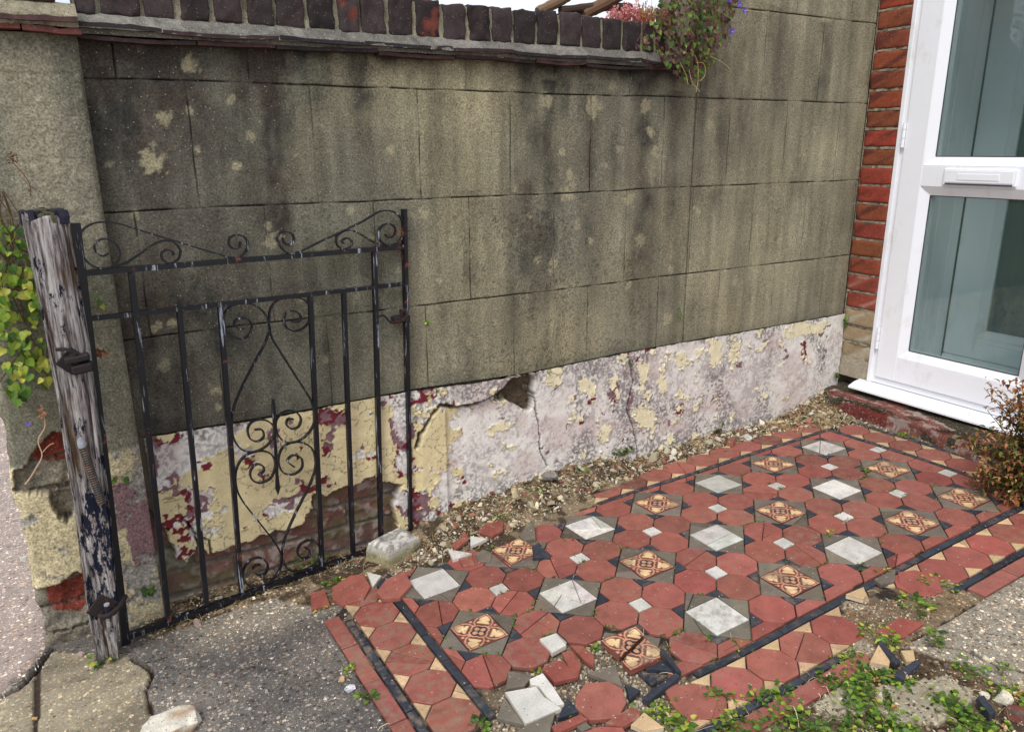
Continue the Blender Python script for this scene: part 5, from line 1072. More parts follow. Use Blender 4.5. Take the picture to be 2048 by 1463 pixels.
scroll(z4f([(1790, 250), (1740, 235), (1680, 200), (1620, 170), (1570, 172), (1530, 205), (1535, 250), (1570, 272), (1605, 260), (1615, 230), (1590, 210), (1560, 225), (1568, 240)]))
scroll(hz_([(210, 230), (175, 225), (162, 200), (185, 180), (225, 185), (245, 215), (230, 260), (190, 278), (140, 255), (112, 205), (120, 150), (170, 112), (240, 112), (295, 145), (322, 200), (322, 250), (300, 310), (250, 400), (195, 510), (160, 600), (150, 680), (160, 750), (200, 800), (260, 808), (320, 775), (350, 720), (340, 680), (300, 658), (250, 665), (225, 700), (235, 745), (270, 760), (300, 738), (292, 705), (258, 705)]))
scroll(hz_([(430, 195), (465, 195), (475, 170), (450, 147), (410, 150), (397, 185), (410, 225), (455, 240), (505, 210), (522, 150), (500, 100), (450, 82), (380, 88), (335, 130), (326, 190), (335, 260), (380, 340), (450, 450), (525, 570), (541, 650), (520, 710), (470, 755), (410, 765), (365, 725), (360, 660), (400, 620), (445, 618), (475, 650), (465, 690), (430, 700), (408, 680), (415, 655), (440, 655)]))
scroll(hz_([(275, 920), (300, 900), (295, 875), (265, 868), (238, 900), (245, 940), (285, 955), (335, 930), (355, 870), (335, 820), (280, 805), (210, 830), (172, 890), (170, 970), (200, 1040), (270, 1130), (340, 1220), (378, 1280), (385, 1320), (370, 1375), (320, 1430), (260, 1450), (210, 1420), (205, 1370), (235, 1320), (280, 1308), (318, 1335), (310, 1380), (275, 1390), (250, 1365), (262, 1345), (285, 1340)]))
scroll(hz_([(445, 880), (430, 870), (412, 850), (440, 825), (478, 840), (480, 885), (440, 915), (390, 905), (370, 850), (390, 790), (450, 762), (520, 785), (545, 850), (535, 920), (500, 1000), (450, 1100), (410, 1190), (391, 1260), (392, 1320), (420, 1365), (480, 1370), (540, 1345), (565, 1300), (560, 1250), (520, 1225), (475, 1245), (460, 1285), (485, 1312), (515, 1300), (515, 1270), (495, 1262)]))
P0, P1 = gp_(546, 798, .006), gp_(556, 988, .006); t = np.linspace(0, 1, 16); wd = np.interp(t, [0, .03, .12, .16, .80, .84, .93, 1], [.003, .005, .0055, .004, .004, .0045, .007, .0006]); mb = MB(); mb.tube(P0 + (P1 - P0) * t[:, None], [(w_, .0022 if i > 0 else .002) for i, w_ in enumerate(wd)], 4, flat=GN); mb.build('spear', M['iron'], gt)
p = gp_(800, 637); mb = MB(); e_ = (L1 - L0) / np.linalg.norm(L1 - L0)
V, Fs = bevbox((-.022, -.012, -.009), (.014, .016, .009), .0025); B3 = np.array([e_, -GN, [0, 0, 1]]); mb.add(V @ B3 + p, Fs); V, Fs = bevbox((.012, -.016, -.013), (.026, .016, .011), .002); mb.add(V @ B3 + p, Fs); V, Fs = bevbox((-.004, -.014, .008), (.004, -.004, .030), .001); mb.add(V @ B3 + p, Fs)
la_ = mb.build('latch', M['rust'], gt); Q = [gp_(*q_, .004) for q_ in crom([(756, 634), (762, 631), (770, 632), (776, 640), (784, 645), (796, 643)], 5)]; mb = MB(); mb.tube(Q, .0028, 6); mb.build('latch_tail', M['rust'], la_)

# ================================================================ LITTER, GRAVEL, STRAW
def scatter(polys, n, r):
    """n random ground points inside picture-traced outlines (world metres)"""
    out = []; ar = [abs(area([tuple(p) for p in P])) for P in polys]; tot = sum(ar)
    for P, a in zip(polys, ar):
        P_ = np.array(P); lo, hi = P_.min(0), P_.max(0); k = int(n * a / tot); g = 0
        while g < k:
            q_ = r.uniform(lo, hi, (k * 3 + 10, 2)); q_ = q_[inpoly(q_[:, 0], q_[:, 1], P)][:k - g]; out.append(q_); g += len(q_)
    return np.concatenate(out)
WB = [(x, YW - .004) for x in np.arange(2.0, -.62, -.1)]
strip_poly = [(-.30, .02), (-.24, .06), (-.10, .10), (.08, .10), (.22, .10), (.36, .13), (.5, .145), (.7, .19), (1.0, .215), (1.4, .225), (1.75, .19), (1.95, .16), (2.0, .20)] + WB[:18]
gate_poly = [(-.72, .16), (-.45, .20), (-.2, .22), (-.02, .16), (-.02, .30), (-.2, .31), (-.72, .31)]
corner = [(1.72, .17), (1.85, .12), (1.98, .02), (2.02, .04), (2.03, .31), (1.6, .31), (1.62, .2)]
step_foot = [(1.96, .05), (2.0, .05), (1.985, -.40), (1.93, -.40)]
brk = [p for p in GP([(985, 1440), (1000, 1380), (1050, 1345), (1130, 1300), (1200, 1270), (1330, 1300), (1390, 1375), (1350, 1463), (1340, 1500), (960, 1500)])]
rp = GP([(1700, 1260), (1690, 1200), (1780, 1190), (1880, 1170), (1860, 1230), (1840, 1290), (1760, 1310)])
low = GP([(1320, 1463), (1400, 1400), (1500, 1385), (1620, 1350), (1700, 1310), (1760, 1300), (1900, 1330), (2048, 1390), (2048, 1560), (1300, 1560)])
def chips(name, label, sets, seed, parent=None):
    r = np.random.default_rng(seed); V = []; Fs = []; C_ = []; k = 0
    for polys, n, s0, s1, flat, pal, lift in sets:
        for x, y in scatter(polys, n, r):
            s = r.uniform(s0, s1) * (1 + 1.0 * (r.random() < .06)); m = r.integers(4, 7); a0 = r.uniform(0, 6.28); z = hgt(x, y) + r.uniform(0, lift); tx, ty = r.normal(0, .35, 2) * (1 if flat < .5 else .4); c0 = np.array(pal[r.integers(len(pal))]) * r.uniform(.7, 1.3)
            asp = r.uniform(.4, 1.0); ro = r.uniform(0, 3.14); cr_, sr = math.cos(ro), math.sin(ro); top = []; bot = []
            for q_ in range(m):
                t = a0 + 6.283 * q_ / m + r.uniform(-.3, .3); rr_ = s * r.uniform(.7, 1.1); u, v = math.cos(t) * rr_, math.sin(t) * rr_ * asp; X_, Y_ = u * cr_ - v * sr, u * sr + v * cr_
                top.append((x + X_ * .8, y + Y_ * .8, z + s * flat + tx * X_ + ty * Y_)); bot.append((x + X_, y + Y_, z - s * flat * .2 + tx * X_ + ty * Y_))
            V += top + bot; Fs.append(tuple(range(k, k + m))); Fs += [(k + m + i, k + m + (i + 1) % m, k + (i + 1) % m, k + i) for i in range(m)]; C_ += [c0] * m + [c0 * .85] * m; k += 2 * m
    o = mk(name, V, Fs, M['chip'], None, col=np.array(C_)); return tag(o, label, kind='stuff')
straw_pal = [lin(182, 168, 138), lin(132, 112, 86), lin(102, 82, 62), lin(216, 206, 182), lin(66, 52, 42), lin(156, 136, 108), lin(92, 88, 60)]
grav_pal = [lin(214, 206, 190), lin(176, 166, 148), lin(146, 128, 108), lin(122, 108, 94), lin(200, 186, 156), lin(140, 84, 66), lin(98, 92, 88)]
chips('leaf_litter', 'dry brown and tan leaf crumbs along the foot of the wall', [([strip_poly], 4200, .002, .0055, .15, straw_pal, .004), ([corner], 1100, .002, .006, .15, straw_pal, .008), ([gate_poly], 900, .002, .005, .15, straw_pal[1:], .003), ([step_foot], 260, .0015, .004, .2, straw_pal, .003), ([low], 1200, .002, .006, .15, straw_pal + [lin(70, 54, 40)], .004), ([rp], 250, .0015, .004, .15, straw_pal, .002)], 21)
chips('gravel', 'pale grit and small stones among the broken tiles and at the wall foot', [([strip_poly], 1700, .0015, .0045, .6, grav_pal, .003), ([brk], 1900, .002, .0052, .7, grav_pal[:5], .002), ([gate_poly], 300, .0015, .004, .6, grav_pal, .002), ([corner], 220, .002, .004, .6, grav_pal, .006), ([strip_poly], 330, .005, .015, .35, [lin(206, 200, 184), lin(188, 178, 150), lin(210, 196, 160), lin(150, 96, 80)], .006), ([corner], 30, .005, .011, .4, grav_pal[:3], .01), ([gate_poly], 36, .004, .009, .4, grav_pal, .003), ([brk], 60, .005, .010, .6, grav_pal[:3], .002), ([rp], 260, .0015, .004, .6, grav_pal, .001), ([low], 500, .0015, .004, .6, grav_pal, .002), ([GP([(650, 1210), (760, 1190), (700, 1260)])], 100, .001, .003, .6, grav_pal, .001)], 22)
r = np.random.default_rng(5); apron = GP([(270, 1300), (600, 1170), (660, 1260), (770, 1463), (760, 1600), (300, 1600), (310, 1400)]); allp = GP([(700, 1463), (640, 1200), (1100, 1000), (1620, 850), (1960, 940), (2048, 1100), (1700, 1380), (1000, 1600)])
chips('loose_grit', 'scattered pale grit lying on the aprons and tiles', [([apron], 520, .001, .0028, .6, grav_pal, 0), ([allp], 620, .0006, .0018, .6, [lin(225, 220, 210), lin(200, 190, 170), lin(120, 100, 80)], .0035), ([concR], 500, .001, .003, .6, grav_pal, 0), ([slabA], 60, .001, .0022, .6, grav_pal, 0)], 23)
def strands(name, label, sets, seed, kind='stuff'):
    r = np.random.default_rng(seed); mb = MB()
    for polys, n, l0, l1, rad, pal, lift in sets:
        for x, y in scatter(polys, n, r):
            L = r.uniform(l0, l1); a = r.uniform(0, 6.28); z = hgt(x, y); bnd = r.normal(0, 1.1); P = []; pit = abs(r.normal(0, .25))
            for t in np.linspace(0, 1, 6):
                P.append((x, y, z + .001 + lift * math.sin(math.pi * t) * r.uniform(.4, 1) + pit * L * t * (1 - t) * 1.5)); x += math.cos(a) * L / 5; y += math.sin(a) * L / 5; a += bnd / 5
                y = min(y, YW - .006)
            mb.tube(P, rad * r.uniform(.7, 1.2), 3, np.array(pal[r.integers(len(pal))]) * r.uniform(.8, 1.1))
    o = mb.build(name, M['chip'], None); return tag(o, label, kind=kind)
strands('dry_grass', 'dry grass stalks tangled in the litter by the wall', [([strip_poly], 330, .02, .07, .0007, [lin(206, 188, 140), lin(170, 146, 98), lin(130, 104, 66)], .008), ([corner], 200, .03, .10, .0008, [lin(200, 180, 136), lin(150, 124, 84)], .014), ([gate_poly], 130, .02, .07, .0007, [lin(160, 140, 100), lin(110, 90, 60)], .006), ([brk], 24, .02, .06, .0007, [lin(210, 196, 160)], .006), ([low], 120, .02, .07, .0007, [lin(214, 200, 160), lin(150, 120, 80)], .01), ([allp], 26, .015, .045, .0005, [lin(220, 205, 170)], .008)], 31)

# ================================================================ PLANTS
def leaf(mb, p, d, up, L, Wd, c, fold=.25, kind='heart', r=None, curl=.15):
    """one leaf blade from p along d"""
    d = np.array(d, float); d /= np.linalg.norm(d) + 1e-9; s = np.cross(d, up); s /= np.linalg.norm(s) + 1e-9; n_ = np.cross(s, d)
    if kind == 'heart': pr = [(-.06, .28), (.12, .5), (.42, .46), (.72, .26)]
    elif kind == 'oval': pr = [(.12, .3), (.38, .5), (.65, .42), (.85, .2)]
    else: pr = [(.1, .28), (.3, .5), (.55, .38), (.8, .18)]
    V = [p, p + d * L - n_ * curl * L]; mid = [p + d * L * t - n_ * curl * L * t * t for t in (.3, .65)]; V += mid
    for sg in (1, -1):
        for t, w_ in pr: V.append(p + d * L * t + s * sg * Wd * w_ + n_ * fold * Wd * w_ - n_ * curl * L * t * t)
    Fs = [(0, 2, 5, 4), (2, 3, 6, 5), (3, 1, 7, 6), (2, 0, 8, 9), (3, 2, 9, 10), (1, 3, 10, 11)]
    k = len(V); c = np.array(c, float); C_ = np.tile(c, (k, 1)); C_[[0, 2, 3]] *= 1.12
    mb.add(V, Fs, C_)
def pick(pal, r): return np.array(pal[r.integers(len(pal))]) * r.uniform(.75, 1.25)
YG = [lin(130, 156, 50), lin(106, 138, 44), lin(158, 172, 62), lin(88, 122, 44), lin(68, 100, 40), lin(176, 176, 78)]
DG = [lin(70, 104, 42), lin(88, 122, 46), lin(56, 84, 36), lin(112, 140, 58), lin(82, 96, 40)]
# creeper hanging over the pier beside the post
cr = thing('creeper', 'yellow green leafy creeper hanging down the pier left of the timber post', 'plant', (-.88, .25, 1.05)); r = np.random.default_rng(11); lb_, sb_ = MB(), MB()
outl = [(-30, 430), (40, 440), (70, 520), (78, 640), (100, 720), (96, 770), (60, 760), (45, 805), (20, 790), (5, 700), (-40, 640)]
k = 0
while k < 215:
    px, py = r.uniform(-50, 105), r.uniform(425, 805)
    if not inpoly(np.array(px), np.array(py), outl): continue
    if py < 500 and r.random() < .55: continue
    p = W(px, py, y=r.uniform(.205, .258)); s = r.uniform(.010, .028) * (.75 if py < 540 else 1); leaf(lb_, p, (r.normal(0, .6), -.35, -1 + r.normal(0, .35)), (r.normal(0, .4), -1, .5), s, s * .95, pick(YG if r.random() < .82 else DG, r), r=r); k += 1
    if k % 3 == 0: q_ = p + [r.normal(0, .01), .01, .03]; sb_.tube([q_, (p + q_) / 2 + [.003, 0, 0], p], .0006, 3, lin(110, 110, 60))
for k in range(16):
    x0 = r.uniform(-.92, -.85); P = [(x0 + r.normal(0, .008) * t, .25 + r.uniform(-.02, .005), 1.09 - t * .06 * r.uniform(.8, 1.2)) for t in range(int(r.integers(3, 8)))]; sb_.tube(crom(P, 3), .0011, 4, lin(92, 74, 56))
lb_.build('leaves', M['leaf'], cr); sb_.build('stems', M['chip'], cr)
def stem_px(mb, L, y, rad, c): mb.tube(crom([W(a, b_, y=y) for a, b_ in L], 4), rad, 4, c)
b = MB(); stem_px(b, [(62, 392), (60, 370), (48, 350), (30, 330), (24, 322)], .24, .0008, lin(100, 60, 50)); stem_px(b, [(60, 372), (74, 380)], .24, .0006, lin(100, 60, 50)); r = np.random.default_rng(3)
for k in range(26): p = W(12 + r.uniform(0, 26), 302 + r.uniform(0, 26), y=.24); leaf(b, p, r.normal(0, 1, 3), (0, -1, .2), .005, .004, lin(96, 66, 50))
tag(b.build('dead_flower_stem', M['chip'], None, loc=tuple(W(62, 392, y=.24))), 'thin dead red brown flower stem rising behind the timber post', 'plant')
b = MB(); stem_px(b, [(82, 810), (90, 850), (76, 880), (84, 910), (72, 935), (60, 955), (50, 968)], .235, .0012, lin(206, 170, 140)); stem_px(b, [(84, 905), (98, 890), (108, 886)], .235, .0008, lin(200, 160, 130)); 
for k in range(14): p = W(84 + r.uniform(-6, 6), 822 + r.uniform(-10, 12), y=.23); leaf(b, p, r.normal(0, 1, 3), (0, -1, .2), .010, .007, lin(150, 110, 84))
for k in range(5): p = W(56 + r.uniform(-2, 2), 848, y=.23); leaf(b, p, (math.cos(k * 1.25), -.2, math.sin(k * 1.25)), (0, -1, 0), .008, .004, lin(120, 100, 190))
tag(b.build('dangling_root', M['chip'], None, loc=tuple(W(80, 850, y=.235))), 'pale bare dangling runner with a small mauve flower on the pier', 'plant')
b = MB()
for k in range(16): p = W(200 + r.uniform(-12, 14), 707 + r.uniform(-8, 8), y=.19); leaf(b, p, r.normal(0, 1, 3), (0, -1, .2), .011, .008, pick([lin(150, 104, 70), lin(110, 70, 50)], r))
stem_px(b, [(205, 708), (218, 712), (224, 720)], .19, .0006, lin(180, 150, 110)); tag(b.build('dead_leaf', M['chip'], None, loc=tuple(W(200, 707, y=.19))), 'crumpled brown dead leaf caught on the gate hinge side', 'leaf')
def sprig(name, label, px, py, n, rad, size, pal, seed, wall=None, loc=None, h=.01, kind='heart', cat='plant', group=None, stems=True, spread=1.0):
    """small plant: leaves on short stems from one root"""
    r = np.random.default_rng(seed)
    if wall is not None: base = W(px, py, y=wall)
    else: g = G(px, py); base = np.array([g[0], g[1], hgt(g[0], g[1])])
    t_ = thing(name, label, cat, base, group); lm, sm_ = MB(), MB()
    for k in range(n):
        a = r.uniform(0, 6.28); rr_ = rad * math.sqrt(r.random())
        if wall is None: tip = base + [math.cos(a) * rr_, math.sin(a) * rr_ * spread, r.uniform(.15, 1) * h]
        else: tip = base + [math.cos(a) * rr_, -abs(r.normal(0, .006)) - .003, math.sin(a) * rr_ * spread]
        if wall is None: tip[1] = min(tip[1], YW - .012)
        d = tip - base; d[2] = r.uniform(-.2, .5) * np.hypot(d[0], d[1]) + .002; s = size * r.uniform(.6, 1.2); up = (r.normal(0, .3), r.normal(0, .3), 1) if wall is None else (r.normal(0, .3), -1, .4)
        leaf(lm, tip, d if wall is None else (r.normal(0, .5), -.3, -.7), up, s, s * .85, pick(pal, r), r=r, kind=kind)
        if stems and k % 2 == 0: sm_.tube([base + [0, 0, .001], (base + tip) / 2 + [0, 0, h * .25], tip], .0005, 3, lin(120, 124, 66))
    lm.build('leaves', M['leaf'], t_)
    if sm_.n: sm_.build('stems' if n < 20 else 'stalks', M['chip'], t_)
    return t_
GW_ = 'small weeds rooted in cracks of the ground and wall'
sp = [('two round green leaves growing from the pier edge behind the gate', 198, 598, 3, .014, .020, YG, .262), ('tiny green weed on the cream paint beside the timber post', 246, 955, 5, .018, .014, DG, .262), ('small weed at the foot of the cream pier plinth', 296, 1175, 12, .018, .014, DG, .27),
      ('weed growing out of the wall slot just right of the gate latch', 852, 640, 6, .012, .013, YG, .305), ('thin trail of weed in the wall crack above the plinth', 1357, 625, 14, .008, .009, DG, .308), ('weed tuft on the split in the plinth top', 1258, 722, 8, .010, .010, [lin(110, 110, 50), lin(80, 90, 40)], .30), ('single green leaf sprouting on the plinth edge by the hole', 1092, 742, 3, .008, .012, YG, .295),
      ('green weed in the corner of render and red bricks', 1690, 640, 16, .022, .018, DG, .300), ('small weed where the plinth meets the stock bricks', 1668, 748, 8, .012, .014, DG, .300), ('green leaf stuck on the grey plinth above the dried tuft', 1441, 843, 3, .006, .016, DG, .296)]
for i, (lb1, px, py, n_, rad, sz, pal, yw) in enumerate(sp): sprig('weed', lb1, px, py, n_, rad, sz, pal, 50 + i, wall=yw, group=GW_, spread=3.2 if 'thin trail' in lb1 else 1, stems='thin trail' not in lb1)
gs = [('green rosette weed at the foot of the timber post', 205, 1325, 22, .024, .017, YG, .016), ('weed growing under the gate near the tiles', 640, 1120, 20, .028, .014, DG, .02), ('sprawling weed between gate foot and loose octagon', 668, 1165, 20, .030, .010, YG, .012), ('leafy weed tucked behind the stone block', 752, 1068, 16, .022, .012, DG, .03),
      ('weed beside the loose patterned tile', 985, 1100, 12, .018, .010, YG, .012), ('weed on the corner of the navy triangle near the patterned tile', 1078, 1112, 14, .014, .012, DG, .014), ('weed along the taupe border of a white square in the second row', 1140, 1075, 16, .022, .008, DG, .008), ('weed in the joint below the nearest inset patterned tile', 980, 1305, 22, .030, .009, DG, .008),
      ('weed at the corner of the loose octagon and gate brick', 645, 1215, 12, .018, .009, YG, .010), ('weed at the red edging bricks on the left', 700, 1340, 14, .016, .009, YG, .010), ('flat weed rosette beside the white plaster blob', 735, 1393, 14, .020, .016, DG, .008), ('weed clump between black strip and cream band at the bottom', 960, 1447, 26, .018, .012, DG, .018),
      ('bright weed beside the small propped white square', 1185, 1292, 12, .014, .012, YG, .016), ('weed mat right of the white gravel', 1070, 1335, 10, .012, .009, YG, .008), ('round leaved weed at the very bottom by the cream triangle', 1370, 1450, 12, .022, .020, YG, .024), ('weed running across the strip beside the taupe triangle', 1490, 1290, 22, .030, .009, YG, .008),
      ('weed at the joint under the largest white square', 1415, 1275, 14, .014, .010, DG, .010), ('weed fringe on the corner of a red octagon below the middle', 1600, 1120, 26, .042, .008, DG, .007), ('weed patch at the cracked white square near the right strip', 1745, 1135, 34, .040, .011, YG, .010), ('weed in the joint above the cracked white square near the right', 1660, 1065, 20, .020, .011, YG, .010),
      ('weed beside the faded patterned tile far along the path', 1730, 940, 16, .016, .012, DG, .014), ('weed along the base of the far step', 1820, 872, 26, .040, .012, YG, .010), ('second weed along the base of the far step, nearer the corner', 1750, 842, 12, .022, .010, YG, .010), ('weed at the edge of the far white square', 1655, 908, 16, .028, .007, DG, .006),
      ('long weed at the outer edge of the right band', 1880, 1168, 36, .050, .010, YG, .010), ('weed in the damaged patch of the right border', 1830, 1210, 40, .045, .015, YG, .014), ('weed spreading over worn concrete beside the damaged octagon', 1750, 1270, 34, .045, .012, YG, .010), ('weed by the upright cream triangle', 1780, 1292, 24, .026, .015, YG, .020),
      ('tall narrow weed standing on the rough concrete', 1868, 1290, 16, .012, .020, DG, .05), ('lone weed on the rough concrete at far right', 2004, 1350, 8, .010, .015, DG, .03), ('dried olive tuft at the foot of the plinth', 1415, 868, 60, .022, .010, [lin(96, 92, 44), lin(130, 112, 60), lin(70, 70, 36)], .022), ('bushy trailing weed in the hollow beneath the plinth', 1225, 925, 70, .050, .012, DG + [lin(140, 130, 70)], .035),
      ('weed among litter left of the hollow', 1160, 965, 26, .035, .011, YG, .018), ('weed in litter by the low grey slab', 1075, 1000, 20, .035, .010, YG, .014), ('weed in litter behind the patterned loose tile', 1000, 1040, 22, .030, .010, YG, .012), ('moss tuft in the litter at the far end of the wall', 1590, 842, 20, .030, .009, [lin(120, 116, 60), lin(90, 96, 44)], .012),
      ('weed growing through the gate bottom scrolls', 590, 1135, 30, .045, .010, DG, .03), ('weed at the bottom of the gate below its middle bar', 500, 1185, 16, .03, .009, DG, .015)]
for i, (lb1, px, py, n_, rad, sz, pal, h_) in enumerate(gs): sprig('weed', lb1, px, py, n_, rad, sz, pal, 80 + i, group=GW_, h=h_)
# weed mats across the bottom right
def mat_(name, label, poly, n, sz, seed, pal, hh=.02, dead=12):
    r = np.random.default_rng(seed); P = GP(poly); lm = MB(); sm_ = lm; cs = scatter([P], max(6, n // 26), r)
    for k in range(n):
        c0 = cs[r.integers(len(cs))]; x, y = c0 + r.normal(0, .016, 2); z = hgt(x, y) + abs(r.normal(0, 1)) * hh * .5 + .003; s = sz * r.uniform(.55, 1.3); a = r.uniform(0, 6.28)
        leaf(lm, np.array([x, y, z]), (math.cos(a), math.sin(a), r.uniform(-.2, .5)), (r.normal(0, .35), r.normal(0, .35), 1), s, s * .9, pick(pal, r), r=r)
        if k % 5 == 0: sm_.tube([(x, y, z), (x + r.normal(0, .01), y + r.normal(0, .01), z * .5 + hgt(x, y) * .5), (c0[0], c0[1], hgt(*c0))], .0006, 3, lin(120, 130, 70))
    dm = lm
    for k in range(dead):
        c0 = cs[r.integers(len(cs))]; x, y = c0 + r.normal(0, .012, 2); z = hgt(x, y) + .012
        for q_ in range(7): leaf(dm, np.array([x, y, z]) + r.normal(0, .004, 3), r.normal(0, 1, 3), (0, 0, 1), .009, .007, pick([lin(206, 166, 128), lin(180, 130, 92), lin(226, 196, 160)], r))
    o = lm.build(name, M['leaf'], None); tag(o, label, kind='stuff')
mat_('weed_mat', 'dense bright green weed mat at the bottom beside the cracked red octagon', [(1420, 1463), (1390, 1420), (1450, 1378), (1560, 1385), (1640, 1415), (1650, 1530), (1400, 1530)], 760, .0115, 201, YG[:5] + DG, .022, 5)
mat_('weed_mat', 'weed mat running between the two pale concrete patches', [(1600, 1360), (1660, 1340), (1740, 1340), (1790, 1375), (1780, 1463), (1660, 1463), (1720, 1400)], 420, .0105, 202, YG[:5] + DG, .018, 4)
mat_('weed_mat', 'weed mat along the bottom edge right of the pale concrete', [(1780, 1463), (1830, 1430), (1900, 1400), (1960, 1420), (2048, 1440), (2048, 1530), (1780, 1530)], 460, .0115, 203, YG[:5] + DG, .02, 6)
mat_('weed_mat', 'thin weed mat under the crossed black sticks', [(1640, 1320), (1720, 1310), (1860, 1360), (1830, 1375), (1700, 1350)], 150, .0095, 204, YG[:5], .012, 2)
mat_('weed_mat', 'sparse weed mat at the right edge beside white stones', [(1920, 1330), (2048, 1370), (2048, 1430), (1960, 1380)], 110, .0105, 205, YG[:5], .014, 3)
mat_('weed_mat', 'sparse weeds in the rubble at the bottom of the octagon', [(1280, 1420), (1340, 1400), (1370, 1440), (1330, 1500), (1270, 1480)], 110, .0095, 206, YG[:5], .012, 3)
# creeper and flowers on the end of the coping
cc_ = thing('wall_plant', 'bushy trailing plant with green and purple leaves spilling over the coping end', 'plant', (1.08, .32, 1.56)); r = np.random.default_rng(77); lm, sm_ = MB(), MB(); fl = MB()
PP = [(1268, 95), (1300, 60), (1310, 20), (1340, -60), (1420, -90), (1475, -40), (1470, 20), (1452, 70), (1430, 115), (1400, 150), (1378, 168), (1350, 150), (1330, 128), (1310, 95)]
k = 0
while k < 1150:
    px, py = r.uniform(1262, 1480), r.uniform(-90, 170)
    if not inpoly(np.array(px), np.array(py), PP): continue
    y = r.uniform(.19, .31) if py < 110 else r.uniform(.235, .30); p = W(px, py, y=y); s = r.uniform(.009, .019); up_ = py < 40
    c0 = pick(DG + DG + YG[1:2] if r.random() < (.5 if y < .25 else .35) else [lin(96, 62, 60), lin(120, 84, 72), lin(78, 50, 52), lin(130, 104, 70)], r); leaf(lm, p, (r.normal(0, .6), -.5, -.8 + r.normal(0, .4)), (r.normal(0, .5), -1, .6), s, s * .9, c0, r=r); k += 1
for k in range(90):
    px, py = r.uniform(1290, 1460), r.uniform(-60, 120); p = W(px, py, y=r.uniform(.2, .3)); q_ = p + [r.normal(0, .02), 0, -r.uniform(.02, .05)]; sm_.tube([p, (p + q_) / 2 + r.normal(0, .004, 3), q_], .0008, 3, lin(110, 74, 62))
for L in ([(1384, 100), (1395, 125), (1396, 160), (1392, 185)], [(1392, 125), (1408, 128), (1410, 150), (1400, 162)], [(1360, 125), (1372, 150), (1376, 168)], [(1420, 112), (1445, 125), (1460, 138)], [(1378, 140), (1385, 165), (1400, 183)]): stem_px(sm_, L, .22, .0006, lin(200, 180, 120))
lm.build('leaves', M['leaf'], cc_); sm_.build('stems', M['chip'], cc_)['kind'] = 'stuff'
for px, py in ((1463, 64), (1478, 10), (1488, 22), (1470, -6), (1484, -14), (1458, 0)):
    ctr = W(px, py, y=.205)
    for q_ in range(5): a = q_ * 1.257 + px; leaf(fl, ctr, (math.cos(a), -.5, math.sin(a)), (0, -1, 0), .013, .0065, pick([lin(108, 90, 214), lin(128, 108, 228)], r), kind='oval')
    fl.tube([ctr + [0, -.002, 0], ctr + [0, -.006, 0]], .0012, 5, lin(230, 225, 235)); fl.build('violet_flower', M['leaf'], cc_); fl = MB()
sd_ = thing('stonecrop', 'pink and yellow green stonecrop growing on top of the coping', 'plant', (.95, .38, 1.56)); b1, b2 = MB(), MB()
for k in range(330):
    px = r.uniform(1215, 1345); p = W(px, r.uniform(36, 44) + (px - 1215) * .10, y=r.uniform(.31, .44)); p[2] = 1.556; h_ = r.uniform(.02, .062) * (.35 + .65 * min(1, (px - 1205) / 60)); tip = p + [r.normal(0, .010), -abs(r.normal(0, .008)), h_]
    b2.tube([p, (p + tip) / 2 + r.normal(0, .002, 3), tip], .0008, 3, lin(170, 90, 80))
    for q_ in range(6):
        t = r.uniform(.4, 1.05); c0 = pick([lin(214, 140, 140), lin(196, 110, 108), lin(220, 170, 165)], r) if px < 1275 or r.random() < .55 else pick([lin(160, 160, 50), lin(140, 150, 60)], r); pp_ = p + (tip - p) * t; leaf(b1, pp_ + r.normal(0, .0018, 3), r.normal(0, 1, 3) + [0, 0, .8], (0, -1, .3), .0075, .0048, c0, kind='oval')
b1.build('flower_heads', M['leaf'], sd_); b2.build('stems', M['chip'], sd_)['kind'] = 'stuff'
# old timber and bark lying on top of the wall behind the coping
for L, rad, c0, lb1 in (([(1075, 24), (1120, 2), (1160, -22)], .016, lin(120, 96, 74), 'left hand grey brown branch end lying on the wall top'), ([(1165, 30), (1215, 4), (1290, -40)], .020, lin(110, 84, 64), 'thick brown branch leaning behind the pink stonecrop'), ([(1120, 22), (1200, 14), (1260, 16)], .014, lin(70, 54, 46), 'dark branch lying flat on the wall behind the coping bricks')):
    mb = MB(); Q = crom([W(a, b_, y=.46) for a, b_ in L], 8); mb.tube(Q, rad * (.8 + .4 * np.array([fbm(k * .9, 3, 930) for k in range(len(Q))])), 10, c0); l_ = Q[0]; tag(mb.build('branch', M['chip'], None, loc=tuple(l_)), lb1, 'branch')
# half dead shrub at the right edge
sh = thing('shrub', 'half dead shrub with brown crisp leaves in front of the white door sill', 'shrub', (1.74, -.70, .06)); lm, sm_, gm = MB(), MB(), MB(); r = np.random.default_rng(15); root = np.array([1.74, -.72, .06])
tips = [(1975, 765, .55), (2010, 800, .8), (1968, 775, .5), (2030, 760, 1), (2044, 790, 1), (2000, 850, 1), (1960, 860, .5), (1920, 868, .4), (1905, 880, .4), (1950, 900, .8), (1990, 905, 1), (2030, 880, 1), (1960, 935, .9), (1985, 950, 1), (2020, 940, 1), (1940, 955, .6), (1965, 990, .8), (2000, 985, 1), (2035, 1000, .9), (1925, 960, .4), (2048, 930, 1), (2060, 850, 1), (2070, 960, 1), (1985, 1010, .6), (2020, 1025, .5), (2060, 800, 1), (2050, 755, .6), (2025, 840, 1), (2045, 970, 1), (1975, 820, .3)]
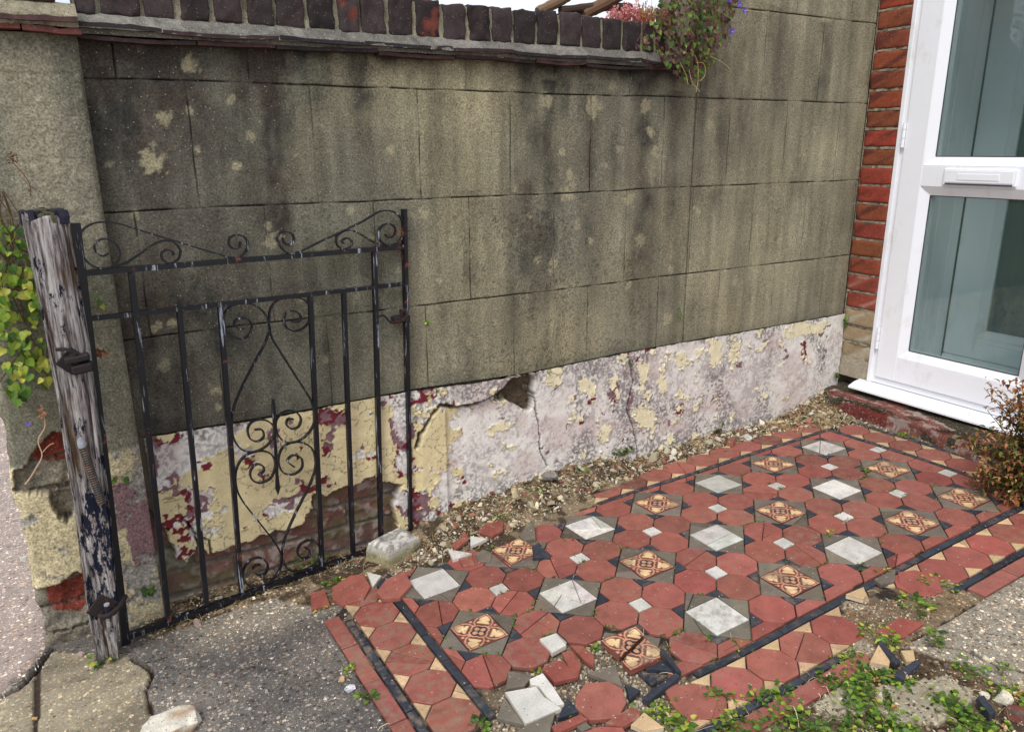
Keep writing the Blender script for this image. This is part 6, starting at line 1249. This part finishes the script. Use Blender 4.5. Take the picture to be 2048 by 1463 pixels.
for i, (px, py, dn) in enumerate(tips):
    xx = r.uniform(1.66, 1.82); tip = D(px, py, x=xx); tip[2] = max(tip[2], .09); mid = root * .5 + tip * .5 + [r.normal(0, .02), r.normal(0, .02), .05]; Q = crom([root + r.normal(0, .01, 3) * [1, 1, 0], mid, tip], 9); sm_.tube(Q, np.linspace(.0028, .0009, len(Q)), 5, lin(96, 66, 50))
    for k in range(int(150 * dn)):
        t = r.uniform(.30, 1.0); p = Q[int(t * (len(Q) - 1))] + r.normal(0, .017, 3); s = r.uniform(.010, .021); dry = r.random() < .42 + (.4 if t > .78 else -.12)
        leaf(lm if dry else gm, p, r.normal(0, 1, 3), (0, 0, 1), s, s * .6, pick([lin(178, 132, 84), lin(140, 92, 56), lin(206, 166, 116), lin(110, 68, 44), lin(160, 104, 66)] if dry else [lin(64, 80, 34), lin(92, 104, 42), lin(44, 56, 28), lin(120, 124, 50)], r), fold=.6, kind='holly', curl=.5 if dry else .15)
lm.build('dry_leaves', M['leaf'], sh); gm.build('green_leaves', M['leaf'], sh); sm_.build('stems', M['chip'], sh)

r = np.random.default_rng(303); jm = MB()
for k in range(420):
    i, j = r.integers(0, 7), r.integers(0, 3); a = r.integers(0, 4); t = r.random(); e = [((.4142, 0), (.5858, 0)), ((.0, .4142), (.1213, .2929)), ((.2929, .1213), (.4142, 0)), ((.4142, .4142), (.5858, .4142))][a]; sx, sy = r.choice([-1, 1], 2)
    u = i + sx * (e[0][0] * (1 - t) + e[1][0] * t); v = j + sy * (e[0][1] * (1 - t) + e[1][1] * t)
    if v < -.4 or v > 2.43 or u < -.38 or fbm(u * 1.7, v * 1.7, 71) < .46: continue
    p = LW(np.array(float(u)), np.array(float(v)))
    for q_ in range(int(r.integers(3, 9))):
        d = r.normal(0, .0035, 2); leaf(jm, np.array([p[0] + d[0], p[1] + d[1], gz(*p) + r.uniform(-.001, .003)]), (r.normal(), r.normal(), .4), (0, 0, 1), r.uniform(.003, .0065), .004, pick(DG + [lin(120, 110, 70), lin(150, 130, 90)], r))
tag(jm.build('joint_moss', M['leaf'], None), 'fine moss and seedlings in the joints between the tiles', kind='stuff')
